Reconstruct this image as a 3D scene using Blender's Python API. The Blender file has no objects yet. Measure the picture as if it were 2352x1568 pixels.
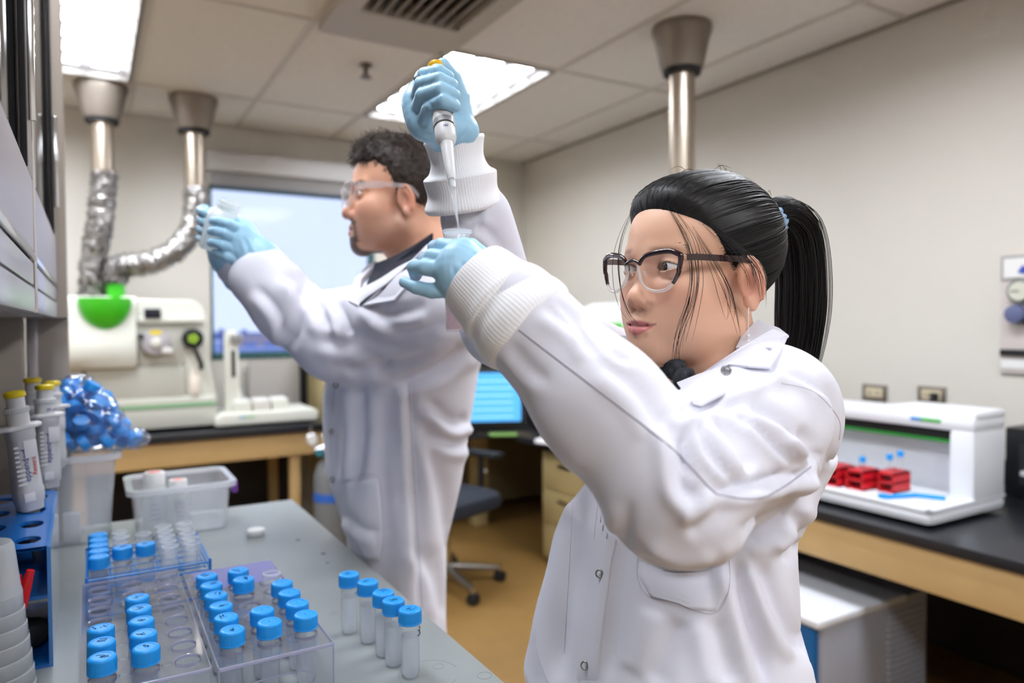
import bpy, bmesh, math, random
import numpy as np
from mathutils import Matrix, Vector
random.seed(7); rng = np.random.default_rng(7)
S = bpy.context.scene
C = S.collection
# ------------------------------------------------------------------ camera
FOC, YAW, PIT, ROL, EYE = 1655.0, math.radians(30.3), math.radians(-1.5), math.radians(-.38), 1.40
_fw = np.array([math.sin(YAW), math.cos(YAW), 0]); _rt = np.array([math.cos(YAW), -math.sin(YAW), 0]); _up = np.array([0, 0, 1.0])
CF = _fw*math.cos(PIT)+_up*math.sin(PIT); _u = _up*math.cos(PIT)-_fw*math.sin(PIT)
CR = _rt*math.cos(ROL)+_u*math.sin(ROL); CU = _u*math.cos(ROL)-_rt*math.sin(ROL)
CC = np.array([0, 0, EYE])
cam_d = bpy.data.cameras.new('camera'); cam = bpy.data.objects.new('camera', cam_d); C.objects.link(cam)
cam_d.sensor_width = 36; cam_d.lens = 36*FOC/2352; cam_d.clip_start = .02; cam_d.clip_end = 400
cam.matrix_world = Matrix(((CR[0], CU[0], -CF[0], CC[0]), (CR[1], CU[1], -CF[1], CC[1]), (CR[2], CU[2], -CF[2], CC[2]), (0, 0, 0, 1)))
cam_d.dof.use_dof = True; cam_d.dof.focus_distance = .84; cam_d.dof.aperture_fstop = 3.0
S.camera = cam
def at(x, y, d):                       # a point of the place, d metres in front of the lens plane
    return CC+(CF+CR*(x-1176)/FOC-CU*(y-784)/FOC)*d
def on_z(x, y, z):
    r = CF+CR*(x-1176)/FOC-CU*(y-784)/FOC; return CC+r*(z-EYE)/r[2]
def project(p):
    v = np.asarray(p)-CC; d = v@CF
    return np.stack([1176+FOC*(v@CR)/d, 784-FOC*(v@CU)/d, d], -1)
# ------------------------------------------------------------------ view and sky
S.view_settings.view_transform = 'Standard'; S.view_settings.look = 'None'; S.view_settings.gamma = 1
S.view_settings.use_curve_mapping = False; S.view_settings.exposure = 1.42
LAMP = 20.5
W = bpy.data.worlds.new('sky'); S.world = W; W.use_nodes = True
_bg = W.node_tree.nodes['Background']; _bg.inputs[0].default_value = (.70, .77, 1.0, 1); _bg.inputs[1].default_value = .50
S.cycles.max_bounces = 8; S.cycles.transparent_max_bounces = 20; S.cycles.glossy_bounces = 3; S.cycles.transmission_bounces = 4
S.cycles.diffuse_bounces = 3; S.cycles.use_light_tree = False
S.cycles.use_adaptive_sampling = True; S.cycles.adaptive_threshold = .075; S.cycles.adaptive_min_samples = 16
S.cycles.sample_clamp_indirect = 6; S.cycles.caustics_reflective = False; S.cycles.caustics_refractive = False
# ------------------------------------------------------------------ materials
def srgb(h):
    if not isinstance(h, str): return tuple(h)
    h = h.lstrip('#'); v = [int(h[i:i+2], 16)/255 for i in (0, 2, 4)]
    return tuple(x/12.92 if x <= .04045 else ((x+.055)/1.055)**2.4 for x in v)
MATS = {}
def mat(name, col, rough=.5, metal=0, bump=0, bscale=200, var=0, vscale=6, spec=.5, emit=0, sheen=0, coat=0, attr=None, sss=0, streak=None):
    if name in MATS: return MATS[name]
    m = bpy.data.materials.new(name); m.use_nodes = True; nt = m.node_tree; b = nt.nodes['Principled BSDF']
    c = srgb(col)+(1,)
    b.inputs['Base Color'].default_value = c; b.inputs['Roughness'].default_value = rough; b.inputs['Metallic'].default_value = metal
    b.inputs['Specular IOR Level'].default_value = spec
    if sheen: b.inputs['Sheen Weight'].default_value = sheen
    if coat: b.inputs['Coat Weight'].default_value = coat; b.inputs['Coat Roughness'].default_value = .08
    if sss:
        b.inputs['Subsurface Weight'].default_value = sss; b.inputs['Subsurface Radius'].default_value = (.9, .35, .2); b.inputs['Subsurface Scale'].default_value = .008
    if emit: b.inputs['Emission Color'].default_value = c; b.inputs['Emission Strength'].default_value = emit
    tc = None
    if var or bump: tc = nt.nodes.new('ShaderNodeTexCoord')
    src = None
    if attr:
        a = nt.nodes.new('ShaderNodeVertexColor'); a.layer_name = attr; src = a.outputs['Color']
    if var:
        n = nt.nodes.new('ShaderNodeTexNoise'); n.inputs['Scale'].default_value = vscale; n.inputs['Detail'].default_value = 5
        if streak:
            mp = nt.nodes.new('ShaderNodeMapping'); mp.inputs['Scale'].default_value = streak; nt.links.new(tc.outputs['Object'], mp.inputs[0]); nt.links.new(mp.outputs[0], n.inputs['Vector'])
        else: nt.links.new(tc.outputs['Object'], n.inputs['Vector'])
        mx = nt.nodes.new('ShaderNodeMix'); mx.data_type = 'RGBA'; mx.blend_type = 'MULTIPLY'; mx.inputs[0].default_value = 1
        mr = nt.nodes.new('ShaderNodeMapRange'); mr.inputs[1].default_value = .3; mr.inputs[2].default_value = .7; mr.inputs[3].default_value = 1-var; mr.inputs[4].default_value = 1+var*.4
        nt.links.new(n.outputs[0], mr.inputs[0]); nt.links.new(mr.outputs[0], mx.inputs[7])
        if src: nt.links.new(src, mx.inputs[6])
        else: mx.inputs[6].default_value = c
        src = mx.outputs[2]
    if src: nt.links.new(src, b.inputs['Base Color'])
    if bump:
        n = nt.nodes.new('ShaderNodeTexNoise'); n.inputs['Scale'].default_value = bscale; n.inputs['Detail'].default_value = 3; nt.links.new(tc.outputs['Object'], n.inputs['Vector'])
        bp = nt.nodes.new('ShaderNodeBump'); bp.inputs['Strength'].default_value = bump; bp.inputs['Distance'].default_value = .002
        nt.links.new(n.outputs[0], bp.inputs['Height']); nt.links.new(bp.outputs[0], b.inputs['Normal'])
    MATS[name] = m; return m
def clear(name, col=(1, 1, 1), haze=.0, haze_col=(.8, .84, .9), gloss=.1, rough=.06, ior=1.45, glow=.5):
    """thin clear plastic: see-through, a little milky, with a Fresnel gloss"""
    if name in MATS: return MATS[name]
    m = bpy.data.materials.new(name); m.use_nodes = True; nt = m.node_tree; nt.nodes.clear()
    out = nt.nodes.new('ShaderNodeOutputMaterial'); t = nt.nodes.new('ShaderNodeBsdfTransparent'); t.inputs[0].default_value = srgb(col)+(1,)
    d = nt.nodes.new('ShaderNodeBsdfDiffuse'); d.inputs[0].default_value = srgb(haze_col)+(1,)
    tl = nt.nodes.new('ShaderNodeBsdfTranslucent'); tl.inputs[0].default_value = srgb(haze_col)+(1,)
    dm = nt.nodes.new('ShaderNodeMixShader'); dm.inputs[0].default_value = glow; nt.links.new(d.outputs[0], dm.inputs[1]); nt.links.new(tl.outputs[0], dm.inputs[2])
    m1 = nt.nodes.new('ShaderNodeMixShader'); m1.inputs[0].default_value = haze; nt.links.new(t.outputs[0], m1.inputs[1]); nt.links.new(dm.outputs[0], m1.inputs[2])
    g = nt.nodes.new('ShaderNodeBsdfGlossy'); g.inputs['Roughness'].default_value = rough
    lw = nt.nodes.new('ShaderNodeLayerWeight'); lw.inputs[0].default_value = .5; pw = nt.nodes.new('ShaderNodeMath'); pw.operation = 'POWER'; pw.inputs[1].default_value = 4.0; nt.links.new(lw.outputs['Facing'], pw.inputs[0])
    f0 = ((ior-1)/(ior+1))**2; fr = nt.nodes.new('ShaderNodeMath'); fr.operation = 'MULTIPLY_ADD'; fr.inputs[1].default_value = .8*(1-f0); fr.inputs[2].default_value = f0; nt.links.new(pw.outputs[0], fr.inputs[0])
    m2 = nt.nodes.new('ShaderNodeMixShader'); nt.links.new(fr.outputs[0], m2.inputs[0]); nt.links.new(m1.outputs[0], m2.inputs[1]); nt.links.new(g.outputs[0], m2.inputs[2])
    nt.links.new(m2.outputs[0], out.inputs[0]); MATS[name] = m; return m
def lamp_mat(name, col, s):
    if name in MATS: return MATS[name]
    m = bpy.data.materials.new(name); m.use_nodes = True; nt = m.node_tree; nt.nodes.clear()
    out = nt.nodes.new('ShaderNodeOutputMaterial'); e = nt.nodes.new('ShaderNodeEmission'); e.inputs[0].default_value = srgb(col)+(1,); e.inputs[1].default_value = s
    nt.links.new(e.outputs[0], out.inputs[0]); MATS[name] = m; return m
# ------------------------------------------------------------------ shapes: each returns (verts, faces)
def s_box(x, y, z):
    v = [(a, b, c) for c in z for b in y for a in x]
    return v, [(0, 2, 3, 1), (4, 5, 7, 6), (0, 1, 5, 4), (2, 6, 7, 3), (0, 4, 6, 2), (1, 3, 7, 5)]
def s_join(*parts):
    V = []; Fc = []
    for v, f in parts:
        o = len(V); V += [tuple(p) for p in v]; Fc += [tuple(i+o for i in q) for q in f]
    return V, Fc
def s_lathe(prof, seg=32, cap=True, center=(0, 0, 0)):
    n = len(prof); V = []; Fc = []
    for r, z in prof:
        for k in range(seg):
            a = 2*math.pi*k/seg; V.append((center[0]+r*math.cos(a), center[1]+r*math.sin(a), center[2]+z))
    for i in range(n-1):
        for k in range(seg):
            k2 = (k+1) % seg; Fc.append((i*seg+k, i*seg+k2, (i+1)*seg+k2, (i+1)*seg+k))
    if cap:
        if prof[0][0] > 1e-6: Fc.append(tuple(range(seg-1, -1, -1)))
        if prof[-1][0] > 1e-6: Fc.append(tuple((n-1)*seg+k for k in range(seg)))
    return V, Fc
def _frames(P):
    P = [np.asarray(p, float) for p in P]; n = len(P); T = []
    for i in range(n):
        t = P[min(i+1, n-1)]-P[max(i-1, 0)]; T.append(t/(np.linalg.norm(t)+1e-12))
    a = np.array([0, 0, 1.]) if abs(T[0][2]) < .9 else np.array([1., 0, 0])
    N = a-T[0]*(a@T[0]); N /= np.linalg.norm(N); out = []
    for t in T:
        N = N-t*(N@t); N /= (np.linalg.norm(N)+1e-12); out.append((t, N, np.cross(t, N)))
    return P, out
def s_tube(path, r, seg=10, closed=False):
    P, fr = _frames(path); n = len(P); V = []; Fc = []
    R = r if hasattr(r, '__len__') else [r]*n
    for i in range(n):
        t, N, B = fr[i]
        for k in range(seg):
            a = 2*math.pi*k/seg; V.append(tuple(P[i]+R[i]*(math.cos(a)*N+math.sin(a)*B)))
    for i in range(n if closed else n-1):
        j = (i+1) % n
        for k in range(seg):
            k2 = (k+1) % seg; Fc.append((i*seg+k, i*seg+k2, j*seg+k2, j*seg+k))
    if not closed: Fc += [tuple(range(seg-1, -1, -1)), tuple((n-1)*seg+k for k in range(seg))]
    return V, Fc
def s_prism(poly, a, b, axis='y'):
    """poly in the plane across `axis`, from a to b along it"""
    n = len(poly)
    def p(u, v, w): return {'y': (u, w, v), 'x': (w, u, v), 'z': (u, v, w)}[axis]
    V = [p(u, v, a) for u, v in poly]+[p(u, v, b) for u, v in poly]
    return V, [tuple(range(n)), tuple(range(2*n-1, n-1, -1))]+[(i, n+i, n+(i+1) % n, (i+1) % n) for i in range(n)]
def s_loft(rings, cap=True, closed=True):
    n = len(rings[0]); V = [tuple(p) for r in rings for p in r]; Fc = []
    for i in range(len(rings)-1):
        for k in range(n if closed else n-1):
            k2 = (k+1) % n; Fc.append((i*n+k, i*n+k2, (i+1)*n+k2, (i+1)*n+k))
    if cap and closed: Fc += [tuple(range(n-1, -1, -1)), tuple((len(rings)-1)*n+k for k in range(n))]
    return V, Fc
def rrect(w, d, r, seg=5, cx=0, cy=0):
    out = []
    for sx, sy, a0 in ((1, 1, 0), (-1, 1, 90), (-1, -1, 180), (1, -1, 270)):
        for k in range(seg+1):
            a = math.radians(a0+90*k/seg); out.append((cx+sx*(w/2-r)+r*math.cos(a), cy+sy*(d/2-r)+r*math.sin(a)))
    return out
def arc(p0, p1, p2, n=12):
    p0, p1, p2 = map(np.asarray, (p0, p1, p2)); return [(1-t)**2*p0+2*t*(1-t)*p1+t*t*p2 for t in np.linspace(0, 1, n)]
def spline(P, n=40):
    P = np.asarray(P, float); m = len(P); out = []
    for u in np.linspace(0, m-1-1e-9, n):
        i = int(u); t = u-i; a, b, c, d = P[max(i-1, 0)], P[i], P[min(i+1, m-1)], P[min(i+2, m-1)]
        out.append(.5*((2*b)+(c-a)*t+(2*a-5*b+4*c-d)*t*t+(3*b-a-3*c+d)*t**3))
    return np.array(out)
# ------------------------------------------------------------------ objects
def obj(name, shape, m, parent=None, smooth=False, bevel=0, bseg=2, loc=None, rot=None, world=False):
    v, f = shape
    me = bpy.data.meshes.new(name); me.from_pydata([tuple(map(float, p)) for p in v], [], [tuple(map(int, q)) for q in f])
    if bevel:
        bm = bmesh.new(); bm.from_mesh(me)
        bm.normal_update()
        es = [e for e in bm.edges if len(e.link_faces) == 2 and e.calc_face_angle(0) > .6]
        bmesh.ops.bevel(bm, geom=es, offset=bevel, segments=bseg, profile=.6, affect='EDGES', clamp_overlap=True)
        bm.to_mesh(me); bm.free()
    o = bpy.data.objects.new(name, me); C.objects.link(o)
    if m: me.materials.append(m)
    bm = bmesh.new(); bm.from_mesh(me); bmesh.ops.recalc_face_normals(bm, faces=bm.faces); bm.to_mesh(me); bm.free()
    if smooth or bevel:
        me.polygons.foreach_set('use_smooth', [True]*len(me.polygons))
        if smooth != 'all': me.set_sharp_from_angle(angle=math.radians(42))
    if loc is not None: o.location = loc
    if rot is not None: o.rotation_euler = rot
    if parent: adopt(o, parent, world)
    return o
def adopt(o, parent, world=False):
    o.parent = parent
    if world:
        mtx = parent.matrix_basis
        p = parent.parent
        if p: mtx = p.matrix_basis @ (parent.matrix_parent_inverse @ mtx)
        o.matrix_parent_inverse = mtx.inverted()
    return o
def tag(o, label, cat, group=None, kind=None):
    if label: o['label'] = label
    if cat: o['category'] = cat
    if group: o['group'] = group
    if kind: o['kind'] = kind
    return o
def struct(o, label=None):
    o['kind'] = 'structure'
    if label: o['label'] = label
    return o
def thing(name, label, cat, loc=(0, 0, 0), rz=0, group=None, kind=None, rot=None):
    e = bpy.data.objects.new(name, None); C.objects.link(e); e.empty_display_size = .05
    e.location = tuple(map(float, loc)); e.rotation_euler = rot if rot is not None else (0, 0, rz)
    return tag(e, label, cat, group, kind)
def dup(o, parent=None, loc=None, rot=None, label=None):
    c = o.copy(); C.objects.link(c)
    if parent: c.parent = parent
    if loc is not None: c.location = tuple(map(float, loc))
    if rot is not None: c.rotation_euler = rot
    if label: c['label'] = label
    for ch in list(o.children): dup(ch, c)
    return c
def lettering(name, txt, size, m, parent, mtx, shear=0, ext=.0002, align='LEFT'):
    cu = bpy.data.curves.new(name, 'FONT'); cu.body = txt; cu.size = size; cu.extrude = ext; cu.shear = shear; cu.align_x = align
    cu.resolution_u = 3
    tmp = bpy.data.objects.new(name, cu); C.objects.link(tmp); bpy.context.view_layer.update(); me = bpy.data.meshes.new_from_object(tmp.evaluated_get(bpy.context.evaluated_depsgraph_get())); bpy.data.objects.remove(tmp)
    me.materials.clear(); me.materials.append(m); o = bpy.data.objects.new(name, me); C.objects.link(o); o.parent = parent; o.matrix_basis = mtx; return o
# ================================================================== the room
XR, YB, XL, YF, CZ = 3.18, 5.22, -2.7, -2.7, 2.74
M_wall = mat('wall_paint', '#d8d2c9', .75, bump=.015, bscale=120, var=.03, vscale=2)
M_ceil = mat('ceiling_tile', '#e6e0da', .9, bump=.25, bscale=260, var=.05, vscale=40)
M_grid = mat('ceiling_grid_bar', '#cdc6be', .6)
M_floor = mat('vinyl_floor', '#8f6c38', .55, var=.10, vscale=9, bump=.02, bscale=60)
M_white = mat('white_enamel', '#e9e8e6', .35)
M_black = mat('black_plastic', '#15161a', .4)
M_dark = mat('dark_rubber', '#101013', .7)
M_steel = mat('brushed_steel', '#b5ada2', .32, metal=1, var=.08, vscale=8)
M_chrome = mat('chrome', '#d8d8da', .15, metal=1)
struct(obj('floor', s_box((XL, XR), (YF, YB), (-.05, 0)), M_floor), 'tan brown vinyl floor')
struct(obj('wall_right', s_box((XR, XR+.1), (YF, YB), (0, CZ+.3)), M_wall), 'greige painted wall on the right')
struct(obj('wall_left', s_box((XL-.1, XL), (YF, YB), (0, CZ+.3)), M_wall))
struct(obj('wall_front', s_box((XL, XR), (YF-.1, YF), (0, CZ+.3)), M_wall))
WX0, WX1, WZ0, WZ1 = .70, 1.86, 1.175, 2.345
struct(obj('wall_back', s_join(s_box((XL, WX0), (YB, YB+.12), (0, CZ+.3)), s_box((WX1, XR), (YB, YB+.12), (0, CZ+.3)),
    s_box((WX0, WX1), (YB, YB+.12), (0, WZ0)), s_box((WX0, WX1), (YB, YB+.12), (WZ1, CZ+.3))), M_wall), 'greige painted wall with the window')
# ---- ceiling: tiles and bars
ceil = struct(obj('ceiling', s_box((XL, XR), (YF, YB), (CZ+.05, CZ+.12)), M_ceil), 'suspended ceiling of large rectangular tiles')
PX, PY, GX, GY = .648, 1.31, .235, 4.53
gx = [GX+PX*k for k in range(-5, 5)]; gx = [XL]+[x for x in gx if XL+.05 < x < XR-.05]+[XR]
gy = [GY+PY*k for k in range(-6, 2)]; gy = [YF]+[y for y in gy if YF+.05 < y < YB-.05]+[YB]
lamps = [(-.413, 3.22), (1.531, 3.22), (-.413, .60), (1.531, .60), (-.413, -2.02), (1.531, -2.02), (-2.357, .60), (-2.357, 3.22)]
vents = [(.883, 1.91)]
for i in range(len(gx)-1):
    for j in range(len(gy)-1):
        if any(abs(gx[i]-a) < .02 and abs(gy[j]-b) < .02 for a, b in lamps+vents): continue
        obj('ceiling_tile', s_box((gx[i]+.011, gx[i+1]-.011), (gy[j]+.011, gy[j+1]-.011), (CZ+.004, CZ+.022)), M_ceil, ceil)
for x in gx[1:-1]: obj('grid_bar', s_box((x-.012, x+.012), (YF, YB), (CZ-.002, CZ+.03)), M_grid, ceil)
for y in gy[1:-1]: obj('grid_bar', s_box((XL, XR), (y-.012, y+.012), (CZ-.001, CZ+.03)), M_grid, ceil)
M_shadow = mat('dark_gap', '#4a4540', .9)
obj('wall_angle', s_box((XR-.03, XR), (YF, YB), (CZ-.003, CZ+.004)), mat('angle_trim', '#8d857c', .6), ceil)
# ---- troffers
M_diff = lamp_mat('lamp_diffuser', (.93, .92, 1.0), .42); M_tube = lamp_mat('lamp_tube', (.89, .94, 1.0), LAMP)
M_louv = clear('louver_plastic', haze=.8, haze_col=(.93, .93, .95))
M_frame = mat('lamp_frame', '#8a8580', .5)
lab = ['long fluorescent ceiling light above the two exhaust collars', 'fluorescent ceiling light behind the raised gloved hand']
troffer = None
for k, (a, b) in enumerate(lamps):
    cx, cy = a+PX/2, b+PY/2
    if troffer is None:
        t = thing('ceiling_light', lab[0], 'ceiling light', (cx, cy, CZ), group='fluorescent ceiling lights')
        w, l = PX/2-.012, PY/2-.012
        obj('frame', s_join(s_box((-w, w), (-l, -l+.022), (-.006, .03)), s_box((-w, w), (l-.022, l), (-.006, .03)), s_box((-w, -w+.022), (-l, l), (-.006, .03)), s_box((w-.022, w), (-l, l), (-.006, .03))), M_frame, t)
        obj('diffuser', s_box((-w+.02, w-.02), (-l+.02, l-.02), (.040, .044)), M_diff, t)
        for q in (-.18, 0, .18):
            for r in range(6): obj('tube', s_box((q-.06, q+.06), (-l+.09+r*.200, -l+.20+r*.200), (.030, .036)), M_tube, t)
        for q in (-.1, .1): obj('louver_blade', s_box((q-.0015, q+.0015), (-l+.02, l-.02), (.004, .028)), M_louv, t)
        for r in range(1, 6): obj('louver_blade', s_box((-w+.02, w-.02), (-l+.04+r*.205-.0015, -l+.04+r*.205+.0015), (.004, .028)), M_louv, t)
        troffer = t
    else:
        dup(troffer, None, (cx, cy, CZ), None, lab[k] if k < 2 else 'fluorescent ceiling light overhead, out of the picture')
# ---- air diffuser and sprinkler
vt = thing('ceiling_vent', 'ceiling air vent with dark louvre slots', 'vent', (.883+PX/2, 2.565, CZ))
M_vent = mat('vent_paint', '#b4aca3', .5)
VX, VY = .313, .643
obj('housing', s_join(s_box((-VX, VX), (-VY, -VY+.14), (-.05, .05)), s_box((-VX, VX), (VY-.30, VY), (-.05, .05)), s_box((-VX, -VX+.09), (-VY+.14, VY-.30), (-.05, .05)), s_box((VX-.09, VX), (-VY+.14, VY-.30), (-.05, .05))), M_vent, vt)
obj('cavity', s_box((-VX+.08, VX-.08), (-VY, VY-.2), (.03, .045)), M_dark, vt)
for k in range(9):
    x = -VX+.105+k*.049
    obj('slat', s_prism([(x-.018, -.045), (x-.014, -.048), (x+.012, .0), (x+.008, .003)], -VY+.13, VY-.29, 'y'), M_vent, vt)
obj('clip', s_lathe([(.007, -.004), (.007, 0)], 12), M_dark, vt, loc=(VX-.05, VY-.04, -.05))
sp = thing('sprinkler_head', 'small dark sprinkler head on the ceiling', 'sprinkler', (1.259, 3.64, CZ))
obj('escutcheon', s_lathe([(.036, -.004), (.034, .004)], 20), mat('sprinkler_metal', '#6d6258', .4, metal=.8), sp)
obj('stem', s_lathe([(.010, -.06), (.012, -.03), (.016, -.004)], 14), MATS['sprinkler_metal'], sp)
obj('deflector', s_lathe([(.030, -.064), (.030, -.058), (.012, -.056)], 18), MATS['sprinkler_metal'], sp)
# ---- window, blind, the view outside
win = struct(obj('window_1', s_join(s_box((WX0, WX0+.022), (YB+.03, YB+.1), (WZ0, WZ1)), s_box((WX1-.03, WX1), (YB+.03, YB+.1), (WZ0, WZ1)),
    s_box((WX0, WX1), (YB+.03, YB+.1), (WZ0, WZ0+.03)), s_box((WX0, WX1), (YB+.03, YB+.1), (WZ1-.02, WZ1))), mat('window_frame', '#2f6163', .4)), 'window with a dark green frame and pale sky')
obj('pane', s_box((WX0+.02, WX1-.03), (YB+.06, YB+.066), (WZ0+.03, WZ1-.02)), clear('window_glass', col=(.93, .96, 1), gloss=.1), win)
obj('sill', s_box((WX0-.0, WX1), (YB-.01, YB+.03), (WZ0-.012, WZ0)), mat('sill', '#3b5a58', .4), win)
bl = thing('window_blind', 'rolled grey blind under a pale valance at the window top', 'blind', (1.27, YB-.06, WZ1))
obj('valance', s_box((-.59, .62), (-.06, .06), (.075, .20)), mat('valance', '#c9c5c4', .5), bl, bevel=.004)
obj('blind_cloth', s_box((-.57, .60), (-.03, -.022), (-.012, .085)), mat('blind_cloth', '#8f8b8b', .8), bl)
obj('hem_bar', s_box((-.57, .60), (-.034, -.018), (-.024, -.01)), mat('hem_bar', '#77747a', .5), bl, bevel=.003)
# outside: snowy ground, low buildings, a line of far trees
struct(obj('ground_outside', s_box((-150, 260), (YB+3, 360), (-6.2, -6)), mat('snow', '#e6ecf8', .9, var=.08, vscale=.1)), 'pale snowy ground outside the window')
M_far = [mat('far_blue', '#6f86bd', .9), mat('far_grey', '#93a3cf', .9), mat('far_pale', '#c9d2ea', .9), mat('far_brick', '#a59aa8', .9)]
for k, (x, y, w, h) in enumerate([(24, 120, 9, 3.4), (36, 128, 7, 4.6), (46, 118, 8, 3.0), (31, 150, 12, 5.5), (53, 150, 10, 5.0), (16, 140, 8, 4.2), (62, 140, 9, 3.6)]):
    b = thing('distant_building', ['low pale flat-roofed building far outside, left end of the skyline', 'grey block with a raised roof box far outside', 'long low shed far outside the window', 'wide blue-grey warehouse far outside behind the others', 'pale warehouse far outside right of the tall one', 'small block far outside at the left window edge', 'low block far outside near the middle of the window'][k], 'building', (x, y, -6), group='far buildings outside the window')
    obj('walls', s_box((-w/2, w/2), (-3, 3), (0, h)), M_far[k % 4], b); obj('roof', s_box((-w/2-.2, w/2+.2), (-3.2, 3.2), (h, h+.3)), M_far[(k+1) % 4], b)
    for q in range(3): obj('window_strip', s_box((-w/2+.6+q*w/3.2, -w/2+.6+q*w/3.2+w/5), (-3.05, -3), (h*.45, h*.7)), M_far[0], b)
tv, tf = [], []
for k in range(90):
    x = rng.uniform(0, 110); y = rng.uniform(160, 190); h = rng.uniform(3.0, 7.0); r = h*.35
    v, f = s_lathe([(r*.2, 0), (r, h*.35), (r*.8, h*.65), (r*.15, h)], 7, center=(x, y, -6)); o = len(tv); tv += v; tf += [tuple(i+o for i in q) for q in f]
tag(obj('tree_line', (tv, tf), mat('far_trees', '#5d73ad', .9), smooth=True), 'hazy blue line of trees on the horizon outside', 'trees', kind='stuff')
for k in range(8):
    x = 18+k*6.2; y = 62+(k % 3)*6; cr = thing('parked_car', 'parked %s car outside, number %s from the left window edge' % (['white', 'dark', 'blue', 'silver'][k % 4], ['one', 'two', 'three', 'four', 'five', 'six', 'seven', 'eight'][k]), 'car', (x, y, -6), group='cars parked outside')
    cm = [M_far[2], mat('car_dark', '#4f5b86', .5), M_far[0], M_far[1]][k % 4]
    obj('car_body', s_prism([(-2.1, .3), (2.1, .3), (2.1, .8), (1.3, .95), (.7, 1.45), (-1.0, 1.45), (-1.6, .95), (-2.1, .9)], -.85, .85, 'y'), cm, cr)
    for wx in (-1.3, 1.3): obj('wheel', s_lathe([(.32, -.9), (.32, -.7)], 12), M_dark, cr, rot=(math.pi/2, 0, 0), loc=(wx, 0, .32))
# ================================================================== benches, hutch
M_benchtop = mat('grey_bench_top', '#8d9292', .38, var=.13, vscale=5, bump=.03, bscale=120)
M_blacktop = mat('black_epoxy_top', '#202126', .28, var=.1, vscale=8)
M_maple = mat('tan_apron', '#c9a873', .5, var=.06, vscale=10)
M_steelpaint = mat('cabinet_paint', '#a2968a', .45)
M_rail = mat('cabinet_rail', '#b3aeb3', .25, metal=.6)
BZ = .91
pb = thing('lab_bench', 'grey-topped lab bench carrying the tube racks', 'bench', (0, 1.0, 0))
obj('bench_top', s_box((-.62, .478), (-.6, 1.045), (BZ-.032, BZ)), M_benchtop, pb, bevel=.003)
obj('cabinet_body', s_box((-.55, .40), (-.6, 1.0), (.09, BZ-.032)), M_steelpaint, pb)
obj('kick_plate', s_box((-.5, .36), (-.6, .97), (0, .09)), M_dark, pb)
for k in range(3): obj('drawer_front', s_box((.40, .418), (-.55+k*.5, -.08+k*.5), (.12, BZ-.05)), M_steelpaint, pb, bevel=.004)
# stains and rings on the top are flat marks
M_stain = mat('bench_stain', '#666c78', .5); M_ring = mat('bench_ring', '#7d827f', .5)
for k, (px, py, r) in enumerate([(685, 1240, .006), (743, 1271, .005), (752, 1292, .0035), (655, 1350, .003)]):
    p = on_z(px, py, BZ); n = 9
    poly = [(p[0]+r*(.6+.6*rng.random())*math.cos(2*math.pi*i/n), p[1]-1+1.5*r*(.6+.6*rng.random())*math.sin(2*math.pi*i/n)) for i in range(n)]
    obj('stain', s_prism(poly, BZ, BZ+.0004, 'z'), M_stain, pb)
for px, py, r in [(1007, 1530, .008), (1113, 1551, .010), (985, 1548, .042), (770, 1405, .007), (765, 1410, .006)]:
    p = on_z(px, py, BZ)
    obj('ring_mark', s_tube([(p[0]+r*math.cos(a), p[1]-1+r*math.sin(a), BZ) for a in np.linspace(0, 5.4 if r > .02 else 6.28, 26)], .00035, 4), M_ring, pb)
HX = -.065
hu = thing('glass_cabinet', 'beige steel overhead cabinet with dark glass doors on the bench', 'cabinet', (0, 1.0, BZ))
def hb(n, x, y, z, m, b=.003): return obj(n, s_box(x, (y[0]-1, y[1]-1), (z[0]-BZ, z[1]-BZ)), m, hu, bevel=b)
HB = 1.418
hb('shell', (-.46, -.44), (.35, 2.04), (HB, 2.62), M_steelpaint); hb('shell_top', (-.46, HX-.02), (.35, 2.0), (2.6, 2.62), M_steelpaint); hb('cabinet_floor', (-.46, HX-.02), (.35, 2.0), (HB, HB+.02), M_steelpaint)
hb('end_panel', (-.46, -.046), (1.97, 2.04), (HB, 2.62), M_steelpaint); hb('end_panel_lower', (-.46, -.134), (1.97, 2.04), (BZ+.001, HB), M_steelpaint)
hb('end_flange', (-.132, -.046), (2.034, 2.042), (BZ+.001, HB), M_steelpaint, .001); hb('support_post', (-.128, -.108), (2.016, 2.032), (BZ+.001, HB), M_rail, .002)
hb('divider', (-.46, HX-.004), (1.19, 1.215), (HB, 2.62), M_steelpaint); hb('trim_strip', (HX-.004, HX+.002), (1.20, 1.206), (HB, 2.62), M_chrome, .001)
hb('lower_back_panel', (-.40, -.385), (.35, 1.97), (BZ+.001, HB), mat('hutch_back', '#6f645a', .6))
hb('shelf_inside', (-.44, HX-.05), (.36, 1.19), (1.95, 1.965), M_steelpaint)
M_glass = clear('cabinet_glass', col=(.22, .23, .26), haze=.02, rough=.02, ior=1.6)
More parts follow.
